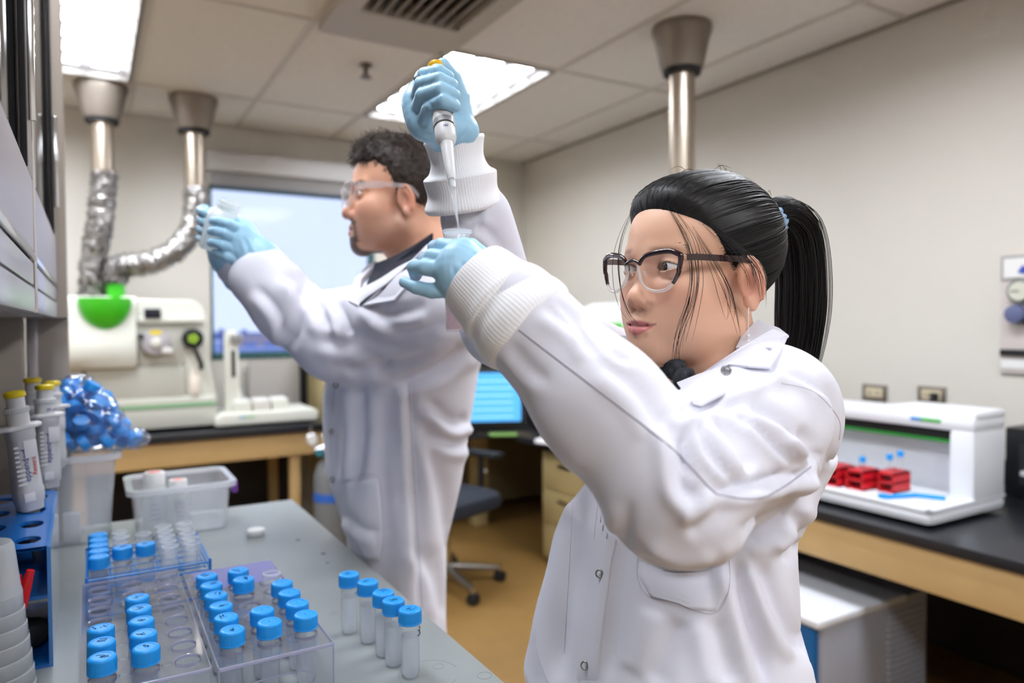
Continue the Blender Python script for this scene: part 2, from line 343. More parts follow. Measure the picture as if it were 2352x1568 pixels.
for (y0, y1), gz in (((.42, 1.185), 1.60), ((1.222, 1.965), 1.60)):
    d = hb('door', (HX-.02, HX), (y0, y1), (1.50, gz), mat('door_lavender_lit', '#a8a0a6', .32))  # the lavender light on the lower door is put into its colour
    for (n, yy, zz) in (('door_stile', (y1-.095, y1), (gz, 2.62)), ('door_stile', (y0, y0+.05), (gz, 2.62))):
        o = hb(n, (HX-.02, HX), yy, zz, M_steelpaint); o.parent = d
    o = hb('door_glass', (HX-.012, HX-.008), (y0+.05, y1-.095), (gz, 2.62), M_glass, 0); o.parent = d
    o = hb('gasket', (HX-.006, HX+.001), (y1-.107, y1-.093), (gz, 2.62), M_dark, .001); o.parent = d
    o = hb('pull', (HX, HX+.010), (y1-.085, y1-.078), (1.66, 1.86), M_chrome, .002); o.parent = d
    hb('rail', (HX-.02, HX+.002), (y0, y1), (1.488, 1.498), M_chrome, .002); hb('light_rail', (HX-.02, HX-.001), (y0, y1), (1.455, 1.486), M_rail); hb('lower_rail', (HX-.02, HX+.0), (y0, y1), (HB, 1.452), M_rail)
# ---- bench along the window wall
BBZ = .785
wb = thing('window_bench', 'black-topped tan bench along the window wall', 'bench', (.5, 4.8, 0))
def wbx(n, x, y, z, m, b=.004): return obj(n, s_box((x[0]-.5, x[1]-.5), (y[0]-4.8, y[1]-4.8), z), m, wb, bevel=b)
wbx('worktop', (-1.2, 1.27), (4.42, 5.2), (BBZ-.045, BBZ), M_blacktop); wbx('apron', (-1.2, 1.25), (4.45, 4.47), (.60, BBZ-.045), M_maple)
for x in (-1.15, -.1, 1.04): wbx('leg', (x, x+.06), (4.48, 4.54), (0, .60), M_maple)
for x in (-1.15, -.1, 1.04): wbx('leg', (x, x+.06), (5.1, 5.16), (0, BBZ-.045), M_maple)
wbx('back_panel', (-1.2, 1.25), (5.15, 5.17), (.02, .6), mat('under_bench', '#2a211b', .7))
wbx('shelf_board', (-1.1, 1.0), (4.6, 5.14), (.12, .14), MATS['under_bench'])
# ---- bench along the right wall, with the corner desk
RBZ = .735
rb = thing('side_bench', 'black-topped tan bench along the right wall', 'bench', (2.7, 1.6, 0))
def rbx(n, x, y, z, m, b=.004): return obj(n, s_box((x[0]-2.7, x[1]-2.7), (y[0]-1.6, y[1]-1.6), z), m, rb, bevel=b)
rbx('worktop', (2.185, 3.175), (-.9, 2.9), (RBZ-.035, RBZ), M_blacktop); rbx('apron', (2.20, 2.22), (-.9, 2.9), (.565, RBZ-.035), M_maple)
rbx('backsplash', (3.155, 3.175), (-.9, 2.9), (RBZ, RBZ+.10), M_blacktop)
rbx('end_panel', (2.25, 3.15), (2.80, 2.86), (0, RBZ-.035), M_maple)
rbx('knee_panel', (3.10, 3.12), (-.9, 2.8), (0, RBZ-.035), mat('knee_dark', '#241d19', .7))
rbx('leg', (2.23, 2.29), (.2, .26), (0, .565), M_maple)
cd = thing('corner_desk', 'black-topped corner desk carrying the monitor', 'desk', (2.6, 4.2, 0))
pl = [(2.185, 2.92), (3.17, 2.92), (3.17, 5.2), (1.30, 5.2), (1.30, 4.42), (1.95, 4.15), (2.15, 3.75)]
obj('worktop', s_prism([(a-2.6, b-4.2) for a, b in pl], RBZ-.035, RBZ, 'z'), M_blacktop, cd, bevel=.004)
M_beige = mat('beige_panel', '#bba878', .5)
obj('modesty_panel', s_box((-.55, .5), (.55, .57), (.05, RBZ-.035)), mat('desk_panel', '#8a7a55', .6), cd)
obj('leg', s_box((-.34, -.24), (.18, .28), (0, RBZ-.035)), M_beige, cd, bevel=.004); obj('leg', s_box((-1.28, -1.22), (.3, .9), (0, RBZ-.035)), M_beige, cd)
obj('back_leg', s_box((.44, .54), (-1.2, -1.1), (0, RBZ-.035)), M_beige, cd)
fc = thing('filing_cabinet', 'beige drawer pedestal under the corner desk edge', 'cabinet', (2.52, 3.30, .03))
obj('body', s_box((-.25, .25), (-.24, .24), (0, .62)), M_beige, fc, bevel=.004)
for z in (.02, .22, .42):
    d = obj('drawer', s_box((-.262, -.25), (-.22, .22), (z, z+.185)), M_beige, fc, bevel=.003); obj('handle', s_box((-.268, -.262), (-.06, .06), (z+.13, z+.15)), M_steel, d)
for sx in (-.2, .2):
    for sy in (-.18, .18): obj('foot', s_lathe([(.02, -.03), (.024, 0)], 10), M_dark, fc, loc=(sx, sy, 0))
# overhead beige shelf unit on the corner desk and the dark frame left of it
ov = thing('shelf_unit', 'beige shelf unit with a cabinet over the monitor', 'shelf', (2.12, 4.95, RBZ))
obj('side_panel', s_box((-.80, -.72), (-.22, .22), (0, .62)), M_beige, ov, bevel=.003); obj('side_panel', s_box((.70, .74), (-.22, .22), (0, .62)), M_beige, ov, bevel=.003)
obj('cabinet_box', s_box((-.70, .70), (-.20, .22), (.40, .62)), M_beige, ov, bevel=.003); obj('back_panel', s_box((-.70, .70), (.2, .22), (0, .40)), mat('shelf_back', '#4a4434', .7), ov)
obj('under_strip', s_box((-.70, .70), (-.19, .2), (.375, .40)), M_black, ov)
# ================================================================== equipment at the back
M_inst = mat('instrument_white', '#dcdcd2', .4); M_inst2 = mat('instrument_grey', '#c3c2b8', .45); M_green = mat('bright_green', '#3fbf1f', .3, coat=.4)
M_stripe = mat('sage_stripe', '#86b98a', .5); M_yellow = mat('yellow_plastic', '#e9cf1d', .35); M_grey = mat('grey_plastic', '#9c9a98', .4)
M_blue = mat('blue_cap', '#1f96e8', .38, spec=.4); M_clearpl = clear('clear_plastic', haze=.10, haze_col=(.85, .88, .95), rough=.1)
iv = thing('mass_spectrometer', 'large white bench instrument with a green exhaust collar', 'instrument', (.22, 4.56, BBZ))
def ib(n, x, y, z, m, b=.006, par=None): return obj(n, s_box((x[0]-.22, x[1]-.22), (y[0]-4.56, y[1]-4.56), (z[0]-BBZ, z[1]-BBZ)), m, par or iv, bevel=b)
for x in (-.1, .55):
    for y in (4.62, 5.0): ib('foot', (x, x+.05), (y, y+.05), (BBZ, BBZ+.022), M_dark, .003)
ib('base', (-.16, .635), (4.56, 5.1), (BBZ+.022, .925), M_inst2, .012); ib('stripe', (-.16, .635), (4.556, 5.1), (.925, .942), M_stripe, .002)
ib('base_upper', (-.16, .635), (4.56, 5.1), (.942, .985), M_inst, .01)
ib('front_panel', (-.16, .47), (4.565, 5.1), (.985, 1.165), M_inst2, .008); ib('panel_gap', (-.045, -.03), (4.562, 4.57), (.99, 1.15), M_shadow, 0)
obj('side_cheek', s_prism([(.25, .20), (.415, .20), (.375, .45), (.372, .66), (.35, .72), (.30, .76), (0.0, .765), (0.0, .38), (.25, .38)], .02, .54, 'y'), M_inst, iv, bevel=.014, bseg=3)
ib('pump_bay', (.225, .47), (4.572, 4.6), (1.17, 1.40), M_inst2, .004); ib('well', (.47, .57), (4.60, 4.66), (.99, 1.17), mat('well_grey', '#a9a69c', .5), .004)
ib('brow', (.225, .575), (4.545, 4.60), (1.41, 1.445), M_inst, .012)
ib('display', (.262, .345), (4.535, 4.565), (1.438, 1.492), mat('display_dark', '#1b1e2a', .2), .002)
dm = []
for z, yy in ((1.155, -.005), (1.17, -.045), (1.23, -.075), (1.30, -.07), (1.38, -.04), (1.47, -.012), (1.54, .0), (1.562, .03)):
    dm.append([(-.42, yy+.52, z-BBZ), (-.42, yy*.3, z-BBZ), (-.34, yy*.8, z-BBZ), (-.2, yy, z-BBZ), (-.08, yy*.9, z-BBZ), (0.0, yy*.5, z-BBZ), (.0, yy+.52, z-BBZ)])
obj('hood', s_loft(dm), M_inst, iv, smooth=True)
gr = []
for k in range(10):
    t = k/9; r = math.sin(math.pi/2*min(1, .12+t*.9)); z = 1.372+.175*(1-math.cos(math.pi/2*t)) if k else 1.372
    z = 1.372+.178*t**1.4
    gr.append([(-.150+.132*r*math.cos(a), -.015+(.085 if math.sin(a) < 0 else .12)*r*math.sin(a), z-BBZ) for a in np.linspace(0, 2*math.pi, 33)[:-1]])
col = obj('exhaust_collar', s_loft(gr), M_green, iv, smooth=True)
obj('spout', s_lathe([(.047, .0), (.047, .085), (.052, .09)], 24), M_green, col, smooth=True, loc=(-.095, .06, .755))
# pump head, knob, bottle
pm = obj('pump_head', s_lathe([(.075, 0), (.075, .03), (.066, .045), (.03, .05)], 28), mat('pump_grey', '#bcb9c0', .35, metal=.3), iv, smooth=True, rot=(math.pi/2, 0, 0), loc=(.095, .0, .515))
obj('pump_dial', s_lathe([(.028, .05), (.028, .062), (.02, .066)], 20), M_inst, pm, smooth=True)
obj('pump_sticker', s_box((-.03, .03), (.045, .07), (.046, .048)), M_yellow, pm); obj('pump_lever', s_box((.03, .085), (-.06, -.03), (.02, .05)), M_white, pm, bevel=.004)
obj('pump_clamp', s_box((-.085, -.06), (.02, .05), (.02, .05)), M_dark, pm, bevel=.004)
kn = obj('knob', s_lathe([(.058, 0), (.058, .03), (.05, .036), (.03, .036), (.028, .03)], 24), M_dark, iv, smooth=True, rot=(math.pi/2, 0, 0), loc=(.29, -.0, .535))
for a in range(5): obj('green_dot', s_lathe([(.011, .036), (.011, .041)], 10), mat('lime', '#9fc83a', .4), kn, loc=(.018*math.cos(a*1.256), .018*math.sin(a*1.256), 0))
obj('drain_hose', s_tube(spline([(.29, -.02, .50), (.31, -.04, .44), (.33, -.03, .39), (.335, 0, .36)], 14), .013, 8), M_dark, iv, smooth=True)
obj('waste_bottle', s_lathe([(.0, 0), (.028, 0), (.03, .01), (.03, .10), (.016, .125), (.016, .15), (0, .15)], 20), mat('bottle_cream', '#e3d8cc', .4), iv, smooth=True, loc=(.30, .02, .205))
# ---- flexible exhaust ducts
M_duct = mat('duct_pipe', '#b3a697', .33, metal=.85, var=.1, vscale=9); M_flex = mat('flex_foil', '#a9a5a2', .35, metal=.8, var=.25, vscale=30)
M_collar = mat('collar_grey', '#8a8076', .4, metal=.5)
def duct(label, px, py, pipe_bottom, flex, r=.056):
    t = thing('exhaust_duct', label, 'exhaust duct', (px, py, CZ), group='steel exhaust ducts')
    obj('ceiling_collar', s_lathe([(.135, .0), (.135, -.025), (.125, -.05), (.095, -.185), (.092, -.19)], 32), M_collar, t, smooth=True)
    obj('collar_ring', s_lathe([(.086, -.21), (.086, -.185)], 28), M_dark, t)
    prof = [(r, -.2)]; z = -.2
    while z > pipe_bottom-CZ: prof += [(r+.0022, z-.008), (r, z-.016)]; z -= .016
    obj('pipe', s_lathe(prof, 28), M_duct, t, smooth='all')
    if flex:
        P = spline(flex, 150); P = P-np.array([px, py, CZ]); R = []
        for k in range(len(P)): R.append(r*1.06+(.009 if k % 2 else -.005)+.005*rng.uniform(-1, 1))
        v, f = s_tube(P, R, 22); v = np.array(v); v += rng.normal(0, .0045, v.shape)
        obj('flexible_hose', (v, f), M_flex, t, smooth='all'); obj('hose_clamp', s_lathe([(r+.008, -.012), (r+.008, .012)], 24), M_chrome, t, loc=tuple(P[0]))
    return t
DY = 4.66
duct('exhaust duct dropping straight into the green collar, left of the pair', .075, DY, 2.245, [(.083, DY, 2.25), (.06, DY, 2.0), (.02, DY, 1.75), (.01, DY, 1.56)])
duct('exhaust duct whose hose sweeps left to the green spout', .55, DY, 2.19, [(.555, DY, 2.2), (.54, DY, 2.0), (.45, DY-.01, 1.85), (.30, DY-.03, 1.755), (.17, DY-.03, 1.735), (.125, DY-.03, 1.70), (.125, DY-.03, 1.635)])
duct('single exhaust pipe dropping from the ceiling behind the woman', 2.36, 2.48, 1.50, None)
# ---- second instrument behind the woman
i2 = thing('rear_instrument', 'white instrument with a green edge half hidden behind the woman', 'instrument', (2.62, 2.95, RBZ))
ring = [rrect(.66*s, .62*s, .06, 4) for s in (1, 1, 1, .985, .93, .80)]
obj('casing', s_loft([[(x, y, z) for x, y in r] for r, z in zip(ring, (.02, .3, .62, .69, .74, .765))]), M_white, i2, smooth=True)
obj('green_panel', s_box((-.345, -.325), (-.12, -.03), (.22, .66)), M_green, i2, bevel=.008); obj('plinth', s_box((-.31, .31), (-.29, .29), (0, .02)), M_dark, i2)
# ---- autosampler by the window
asx = thing('autosampler', 'white autosampler with a tall slotted column by the window', 'autosampler', (.92, 4.62, BBZ))
obj('tray', s_prism([(-.30, .015), (.30, .015), (.30, .075), (.27, .09), (-.27, .09), (-.30, .06)], -.12, .22, 'y'), M_inst, asx, bevel=.012, bseg=3)
obj('tray_foot', s_box((-.25, .25), (-.08, .18), (0, .015)), M_dark, asx)
obj('badge_blue', s_box((-.17, -.13), (-.1225, -.12), (.058, .068)), mat('badge_blue', '#6aa6c8', .5), asx); obj('badge_green', s_box((-.13, -.08), (-.1225, -.12), (.058, .068)), mat('badge_green', '#7fba78', .5), asx)
cl = obj('column', s_prism([(-.235, .08), (-.125, .08), (-.15, .28), (-.15, .55), (-.16, .575), (-.21, .578), (-.222, .56)], -.03, .06, 'y'), M_inst, asx, bevel=.01)
obj('slot', s_box((-.193, -.172), (-.034, -.028), (.30, .46)), M_dark, cl); obj('probe_head', s_box((-.20, -.13), (-.05, -.03), (.50, .555)), M_grey, cl, bevel=.01)
for k in range(2): obj('probe_rivet', s_lathe([(.006, 0), (.006, .01)], 10), M_dark, cl, rot=(math.pi/2, 0, 0), loc=(-.185+k*.03, -.05, .535))
obj('support_arm', s_prism([(-.12, .09), (-.09, .09), (-.15, .28), (-.155, .25)], -.0, .02, 'y'), clear('arm_clear', haze=.4), asx)
for x, y, c in ((-.19, -.09, 0), (-.08, -.09, 1), (.03, -.08, 2)):
    rk = tag(thing('vial_rack', None, None, (.92+x, 4.62+y, BBZ+.09)), ['cream vial rack at the left end of the window autosampler', 'grey-cream vial rack in the middle of the window autosampler', 'cream vial rack at the right end of the window autosampler'][c], 'rack', 'vial racks on the autosampler by the window')
    obj('rack_body', s_box((0, .098), (0, .14), (0, .062)), [M_inst, mat('rack_cream', '#d3cfc8', .5), M_inst][c], rk, bevel=.004)
    for q in range(3):
        for w in range(4): obj('vial_lid', s_lathe([(.009, .062), (.009, .072), (.006, .074)], 10), M_white, rk, loc=(.02+q*.029, .02+w*.033, 0))
# framed panel under the window
fp = thing('framed_panel', 'pale panel in a dark frame standing under the window', 'panel', (1.12, 5.17, BBZ))
obj('panel_sheet', s_box((-.19, .15), (-.01, .01), (.04, .37)), mat('panel_pale', '#b9b2ad', .6), fp); obj('frame_post', s_box((.15, .205), (-.03, .02), (0, .38)), M_dark, fp, bevel=.004); obj('frame_foot', s_box((-.1, .15), (-.03, .02), (0, .04)), M_dark, fp, bevel=.004)
# gas cylinder and regulator
gc = thing('gas_cylinder', 'grey gas cylinder with a blue band and two-gauge regulator', 'gas cylinder', (1.23, 4.22, 0))
obj('tank', s_lathe([(0, 0), (.11, 0), (.115, .02), (.115, .50), (.09, .57), (.04, .61), (.03, .64), (0, .64)], 28), mat('tank_grey', '#6f7276', .45), gc, smooth=True)
obj('band', s_lathe([(.117, .36), (.117, .41)], 28), mat('tank_blue', '#2a64c4', .4), gc, smooth=True)
rg = obj('regulator', s_lathe([(.02, -.06), (.025, 0), (.02, .06)], 14), M_chrome, gc, smooth=True, rot=(0, math.pi/2, 0), loc=(-.06, -.03, .67)); obj('knob', s_lathe([(.022, 0), (.022, .03)], 14), mat('teal_knob', '#2c7f93', .4), gc, smooth=True, rot=(math.pi/2, 0, 0), loc=(-.10, -.05, .655))
for x in (-.145, -.055):
    g = obj('gauge', s_lathe([(.036, 0), (.036, .022), (.032, .026)], 24), M_chrome, gc, smooth=True, rot=(math.pi/2, 0, 0), loc=(x, -.06, .735)); obj('gauge_face', s_lathe([(.030, .0262), (.0, .0264)], 20), M_white, g); obj('stem', s_lathe([(.008, -.07), (.008, -.03)], 8), M_chrome, g, rot=(math.pi/2, 0, 0))
# ---- monitor, keyboard, tower, paper
mo = thing('computer_monitor', 'black monitor showing a pale blue screen', 'monitor', tuple(at(1085, 985, 4.25)*np.array([1, 1, 0])+np.array([0, 0, RBZ])), rz=-math.radians(24))
obj('base', s_lathe([(.11, 0), (.11, .008), (.03, .015)], 24), M_black, mo, smooth=True); obj('neck', s_box((-.03, .03), (.0, .03), (.012, .14)), M_black, mo, bevel=.004)
obj('bezel', s_box((-.32, .32), (-.03, .02), (.045, .40)), M_black, mo, bevel=.008)
M_scr = mat('screen_blue', '#4d9fe0', .3, emit=.38); sc = obj('screen', s_box((-.285, .285), (-.034, -.029), (.085, .372)), M_scr, mo)
M_scr2 = mat('screen_line', '#8cc4ef', .3, emit=.4)
for k in range(6): obj('screen_row', s_box((-.26, .24), (-.0352, -.034), (.11+k*.042, .118+k*.042)), M_scr2, sc)
kb = thing('keyboard', 'black keyboard on the corner desk below the monitor', 'keyboard', tuple(on_z(1135, 985, RBZ)), rz=-math.radians(24))
obj('case', s_box((-.21, .21), (-.07, .07), (0, .018)), M_black, kb, bevel=.004)
for r in range(4):
    for q in range(12): obj('key', s_box((-.2+q*.033, -.172+q*.033), (-.058+r*.03, -.034+r*.03), (.018, .023)), mat('key_dark', '#26272b', .5), kb)
np_ = tag(obj('notepad', s_box((-.085, .085), (-.04, .04), (0, .012)), mat('pad_green', '#8fc06a', .6), loc=tuple(on_z(1155, 999, RBZ)), rot=(0, 0, -.5), bevel=.002), 'small green notepad in front of the keyboard', 'notepad')
tw = thing('computer_tower', 'black computer tower at the end of the corner desk', 'computer', tuple(on_z(1262, 985, RBZ)), rz=-.4)
obj('case', s_box((-.09, .09), (-.0, .40), (0, .36)), M_black, tw, bevel=.006); obj('drive_bay', s_box((-.07, .07), (-.004, 0), (.25, .29)), mat('bay', '#2d2e33', .4), tw); obj('power_led', s_box((-.005, .005), (-.006, 0), (.14, .15)), mat('led', '#3a7fd8', .3, emit=1), tw); obj('yellow_sticker', s_box((-.06, -.02), (-.005, 0), (.05, .075)), M_yellow, tw)
tag(obj('paper_stack', s_join(s_box((-.1, .1), (-.14, .14), (0, .01)), s_box((-.09, .11), (-.13, .15), (.01, .02))), mat('paper', '#e6e3e6', .8), loc=tuple(on_z(1300, 1018, RBZ)), rot=(0, 0, .3)), 'loose white papers at the front of the corner desk', 'paper')
# ---- office chair
ch = thing('office_chair', 'black office chair on castors behind the man', 'chair', (1.60, 3.46, 0), rz=.35)
obj('seat', s_loft([[(x, y, z) for x, y in rrect(.50*s, .48*s, .10, 5)] for s, z in ((.86, .41), (.98, .43), (1, .46), (.96, .49), (.85, .505))]), mat('seat_fabric', '#202531', .85, bump=.2), ch, smooth=True)
obj('backrest', s_loft([[(x, y+.25+.05*math.sin(z), z) for x, y in rrect(w, .05, .024, 4)] for w, z in ((.30, .60), (.42, .66), (.44, .85), (.40, 1.0), (.30, 1.06))]), MATS['seat_fabric'], ch, smooth=True)
obj('back_bar', s_tube([(0, .1, .42), (0, .29, .45), (0, .29, .7)], .02, 10), M_black, ch, smooth=True)
obj('gas_column', s_lathe([(.03, .08), (.03, .3), (.02, .3), (.02, .41)], 16), M_chrome, ch, smooth=True)
for s in (-1, 1):
    a = obj('armrest', s_box((s*.29-.04, s*.29+.04), (-.14, .13), (.655, .685)), M_dark, ch, bevel=.012); obj('arm_post', s_tube([(s*.2, .0, .43), (s*.29, 0, .45), (s*.29, 0, .66)], .018, 10), M_black, a, smooth=True); obj('arm_knob', s_lathe([(.016, 0), (.016, .02)], 12), M_chrome, a, rot=(0, s*math.pi/2, 0), loc=(s*.305, 0, .56))
for k in range(5):
    a = 2*math.pi*k/5-.62; g = obj('base_leg', s_tube([(.02*math.cos(a), .02*math.sin(a), .11), (.29*math.cos(a), .29*math.sin(a), .075)], [.024, .015], 10), mat('base_metal', '#8b8580', .3, metal=.8), ch, smooth=True)
    obj('castor', s_lathe([(.018, -.022), (.03, -.02), (.03, .02), (.018, .022)], 16), M_dark, g, smooth=True, rot=(math.pi/2, 0, a+.5), loc=(.30*math.cos(a), .30*math.sin(a), .03)); obj('castor_stem', s_lathe([(.008, 0), (.008, .04)], 8), M_chrome, g, loc=(.30*math.cos(a), .30*math.sin(a), .045))
# ================================================================== right-hand bench
ra = thing('tray_autosampler', 'white autosampler with a black slot and green line over its open tray', 'autosampler', (2.53, 1.58, RBZ))
M_wp = mat('sampler_white', '#e4e6ec', .35)
_sx = lambda v: 2.27+(v-2.27)*.86-2.53
def rx(n, x, y, z, m, b=.006, par=None): return obj(n, s_box((_sx(x[0]), _sx(x[1])), (y[0]-1.55, y[1]-1.55), (z[0]-RBZ, z[1]-RBZ)), m, par or ra, bevel=b)
rx('tray_base', (2.27, 2.80), (1.25, 2.12), (RBZ+.012, .79), M_wp, .02); rx('foot', (2.36, 2.70), (1.35, 2.0), (RBZ, RBZ+.012), M_dark, .002)
for n, x, y in (('tray_lip', (2.27, 2.80), (1.25, 1.275)), ('tray_lip', (2.27, 2.295), (1.25, 2.12))): rx(n, x, y, (.785, .80), M_wp, .006)
rx('tower_back', (2.70, 2.80), (1.26, 2.12), (.78, 1.0), M_wp, .008); rx('tower_side', (2.56, 2.80), (1.25, 1.335), (.78, 1.03), M_wp, .02)
rx('slot', (2.60, 2.78), (1.33, 2.12), (.985, 1.022), M_dark, .002); rx('green_line', (2.597, 2.62), (1.33, 2.12), (.974, .986), mat('line_green', '#27a53a', .4), .002)
rx('top_cover', (2.56, 2.80), (1.25, 2.12), (1.02, 1.072), M_wp, .02); rx('top_cover_raised', (2.575, 2.80), (1.25, 1.56), (1.06, 1.092), M_wp, .016)
rx('badge_blue', (2.556, 2.562), (1.43, 1.465), (1.045, 1.056), mat('badge_blue2', '#2a8fe0', .4), .001); rx('badge_green', (2.556, 2.562), (1.36, 1.43), (1.045, 1.056), mat('badge_green2', '#3cae3a', .4), .001)
M_red = mat('red_rack', '#cf1624', .35)
for k, (x, y, w, d) in enumerate(((2.345, 1.66, .10, .07), (2.365, 1.575, .10, .07), (2.42, 1.495, .10, .06))):
    r = thing('red_tube_rack', ['red tube rack at the left of the three on the tray', 'red tube rack holding one blue-capped tube, middle of the three', 'red tube rack at the right of the three on the tray'][k], 'tube rack', (x+w/2, y+d/2, .79), group='red racks on the autosampler tray')
    h = .07
    for z in (0, .033, h-.006): obj('rack_shelf', s_box((-w/2, w/2), (-d/2, d/2), (z, z+.006)), M_red, r)
    for sx in (-1, 1): obj('rack_end', s_box((-w/2, w/2), (sx*(d/2-.003)-.003, sx*(d/2-.003)+.003), (0, h)), M_red, r)
    for q in range(4):
        for p in range(3): obj('hole_rim', s_lathe([(.008, 0), (.0095, 0), (.0095, .004), (.008, .004)], 12, cap=False), mat('rack_rim', '#e86a72', .4), r, loc=(-w/2+.014+q*.024, -d/2+.014+p*.02, h))
for k, (x, y, h) in enumerate(((2.40, 1.60, .10), (2.45, 1.53, .115), (2.49, 1.515, .125))):
    t = thing('sample_vial', ['blue-capped vial in the middle red rack', 'blue-capped vial in the right red rack, nearer one', 'blue-capped vial in the right red rack, farther one'][k], 'vial', (x, y, .80), group='blue-capped vials in the red racks')
    obj('vial_body', s_lathe([(.004, 0), (.0085, .012), (.009, h-.01)], 14), M_clearpl, t, smooth=True); obj('cap', s_lathe([(.0115, h-.012), (.0115, h+.006), (.009, h+.008)], 16), M_blue, t, smooth=True)
for k in range(2):
    r = thing('clear_tube_rack', ['clear plastic tube rack at the far left of the tray', 'clear plastic tube rack beside the red racks'][k], 'tube rack', (2.43, 1.80+.14*(1-k), .79), group='clear racks on the autosampler tray')
    for z in (0, .03, .062): obj('rack_shelf', s_box((-.08, .08), (-.055, .055), (z, z+.004)), clear('rack_clear', haze=.45, haze_col=(.85, .88, .93)), r)
    for s in (-1, 1): obj('rack_end', s_box((-.08, .08), (s*.055-.002, s*.055+.002), (0, .07)), MATS['rack_clear'], r)
sv = thing('blue_probe_holder', 'bright blue plastic rod lying on the white tray', 'rod', (2.38, 1.40, .79), rz=0)
obj('rod', s_tube([(-.06, .07, .008), (.06, .03, .008), (.10, -.05, .008)], .0075, 8), M_blue, sv, smooth=True); obj('clip', s_box((-.07, -.04), (.06, .085), (0, .018)), M_blue, sv, bevel=.003)
pp = thing('probe_stand', 'black vertical probe post behind the tray autosampler', 'post', (2.86, 2.16, RBZ))
obj('post', s_box((-.022, .022), (-.022, .022), (.01, .41)), M_black, pp, bevel=.004); obj('base', s_box((-.06, .06), (-.06, .06), (0, .012)), M_black, pp, bevel=.003); obj('carriage', s_box((-.035, .035), (-.035, .035), (.10, .15)), mat('carriage', '#55565c', .4), pp, bevel=.004); obj('probe_hose', s_tube(spline([(0, -.03, .38), (-.04, -.08, .30), (-.03, -.07, .15)], 12), .003, 6), clear('hose_clear', haze=.4), pp)
# plastic bin with a bottle, dark box behind
M_tote = clear('tote_plastic', haze=.26, haze_col=(.90, .93, 1), rough=.22, ior=1.35, glow=.4)
def tote(name, label, loc, w, d, h, m, taper=.9, rim=.012, handles=True, group=None):
    t = thing(name, label, 'tote', loc, group=group); th = .003
    o0 = rrect(w*taper, d*taper, .02, 4); o1 = rrect(w, d, .025, 4); i0 = rrect(w*taper-2*th, d*taper-2*th, .018, 4); i1 = rrect(w-2*th, d-2*th, .023, 4)
    body = obj('body', s_loft([[(x, y, th) for x, y in i0], [(x, y, h) for x, y in i1], [(x, y, h) for x, y in o1], [(x, y, 0) for x, y in o0]], cap=True), m, t, smooth=True)
    r0 = rrect(w+rim*2, d+rim*2, .03, 5)
    ri = rrect(w-2*th, d-2*th, .023, 5)
    obj('rim', s_loft([[(x, y, h-.012) for x, y in r0], [(x, y, h) for x, y in r0], [(x, y, h) for x, y in ri]], cap=False), mat('tote_rim', '#ccd0e2', .3) if False else clear('tote_rim', haze=.72, haze_col=(.95, .96, 1), rough=.2), t, smooth=True)
    return t
bn = tote('plastic_bin', 'clear plastic bin at the right picture edge on the wall bench', (2.82, 1.10, RBZ), .24, .24, .15, M_tote)
bt = thing('wash_bottle', 'translucent bottle standing in the bin at the right edge', 'bottle', (2.82, 1.08, RBZ+.004))
obj('body', s_lathe([(0, 0), (.045, 0), (.048, .01), (.048, .19), (.03, .23), (.02, .25), (0, .25)], 24), clear('bottle_milk', haze=.75, haze_col=(.85, .87, .9)), bt, smooth=True); obj('nozzle', s_tube(spline([(0, 0, .25), (0, 0, .30), (-.03, .03, .34), (-.08, .08, .33)], 14), .004, 8), M_clearpl, bt)
db = thing('power_supply', 'black box on the wall bench behind the bin', 'box', (3.06, 1.20, RBZ)); obj('case', s_box((-.09, .09), (-.2, .2), (0.005, .26)), M_black, db, bevel=.006); obj('foot', s_box((-.07, .07), (-.17, .17), (0, .005)), M_dark, db); obj('grille', s_box((-.094, -.09), (-.15, .15), (.05, .2)), mat('bay', '#2d2e33', .4), db)
# outlets on the wall
def outlet(label, y, z):
    t = thing('wall_outlet', label, 'outlet', (XR, y, z), group='steel outlets on the right wall')
    obj('plate', s_box((-.006, 0), (-.062, .062), (-.038, .038)), mat('outlet_steel', '#8f867b', .35, metal=.7), t, bevel=.002)
    obj('socket', s_box((-.010, -.006), (-.042, .042), (-.022, .022)), mat('outlet_ivory', '#d8c9ab', .4), t, bevel=.002)
    for s in (-1, 1):
        for q in (-1, 1): obj('slot', s_box((-.011, -.010), (s*.02-.007, s*.02-.004), (-.008, .008)) if q < 0 else s_box((-.011, -.010), (s*.02+.004, s*.02+.007), (-.008, .008)), M_dark, t)
    return t
outlet('empty steel wall outlet nearer the woman', 2.06, 1.06)
o2 = outlet('steel wall outlet with a dark plug and cord', 1.793, 1.07); obj('plug', s_box((-.035, -.010), (-.034, -.006), (-.02, .012)), M_dark, o2, bevel=.004); obj('cord', s_tube(spline([(-.03, -.02, 0), (-.05, -.01, -.03), (-.06, .03, -.12), (-.08, .05, -.25)], 14), .004, 6), mat('cord_grey', '#55504c', .5), o2)
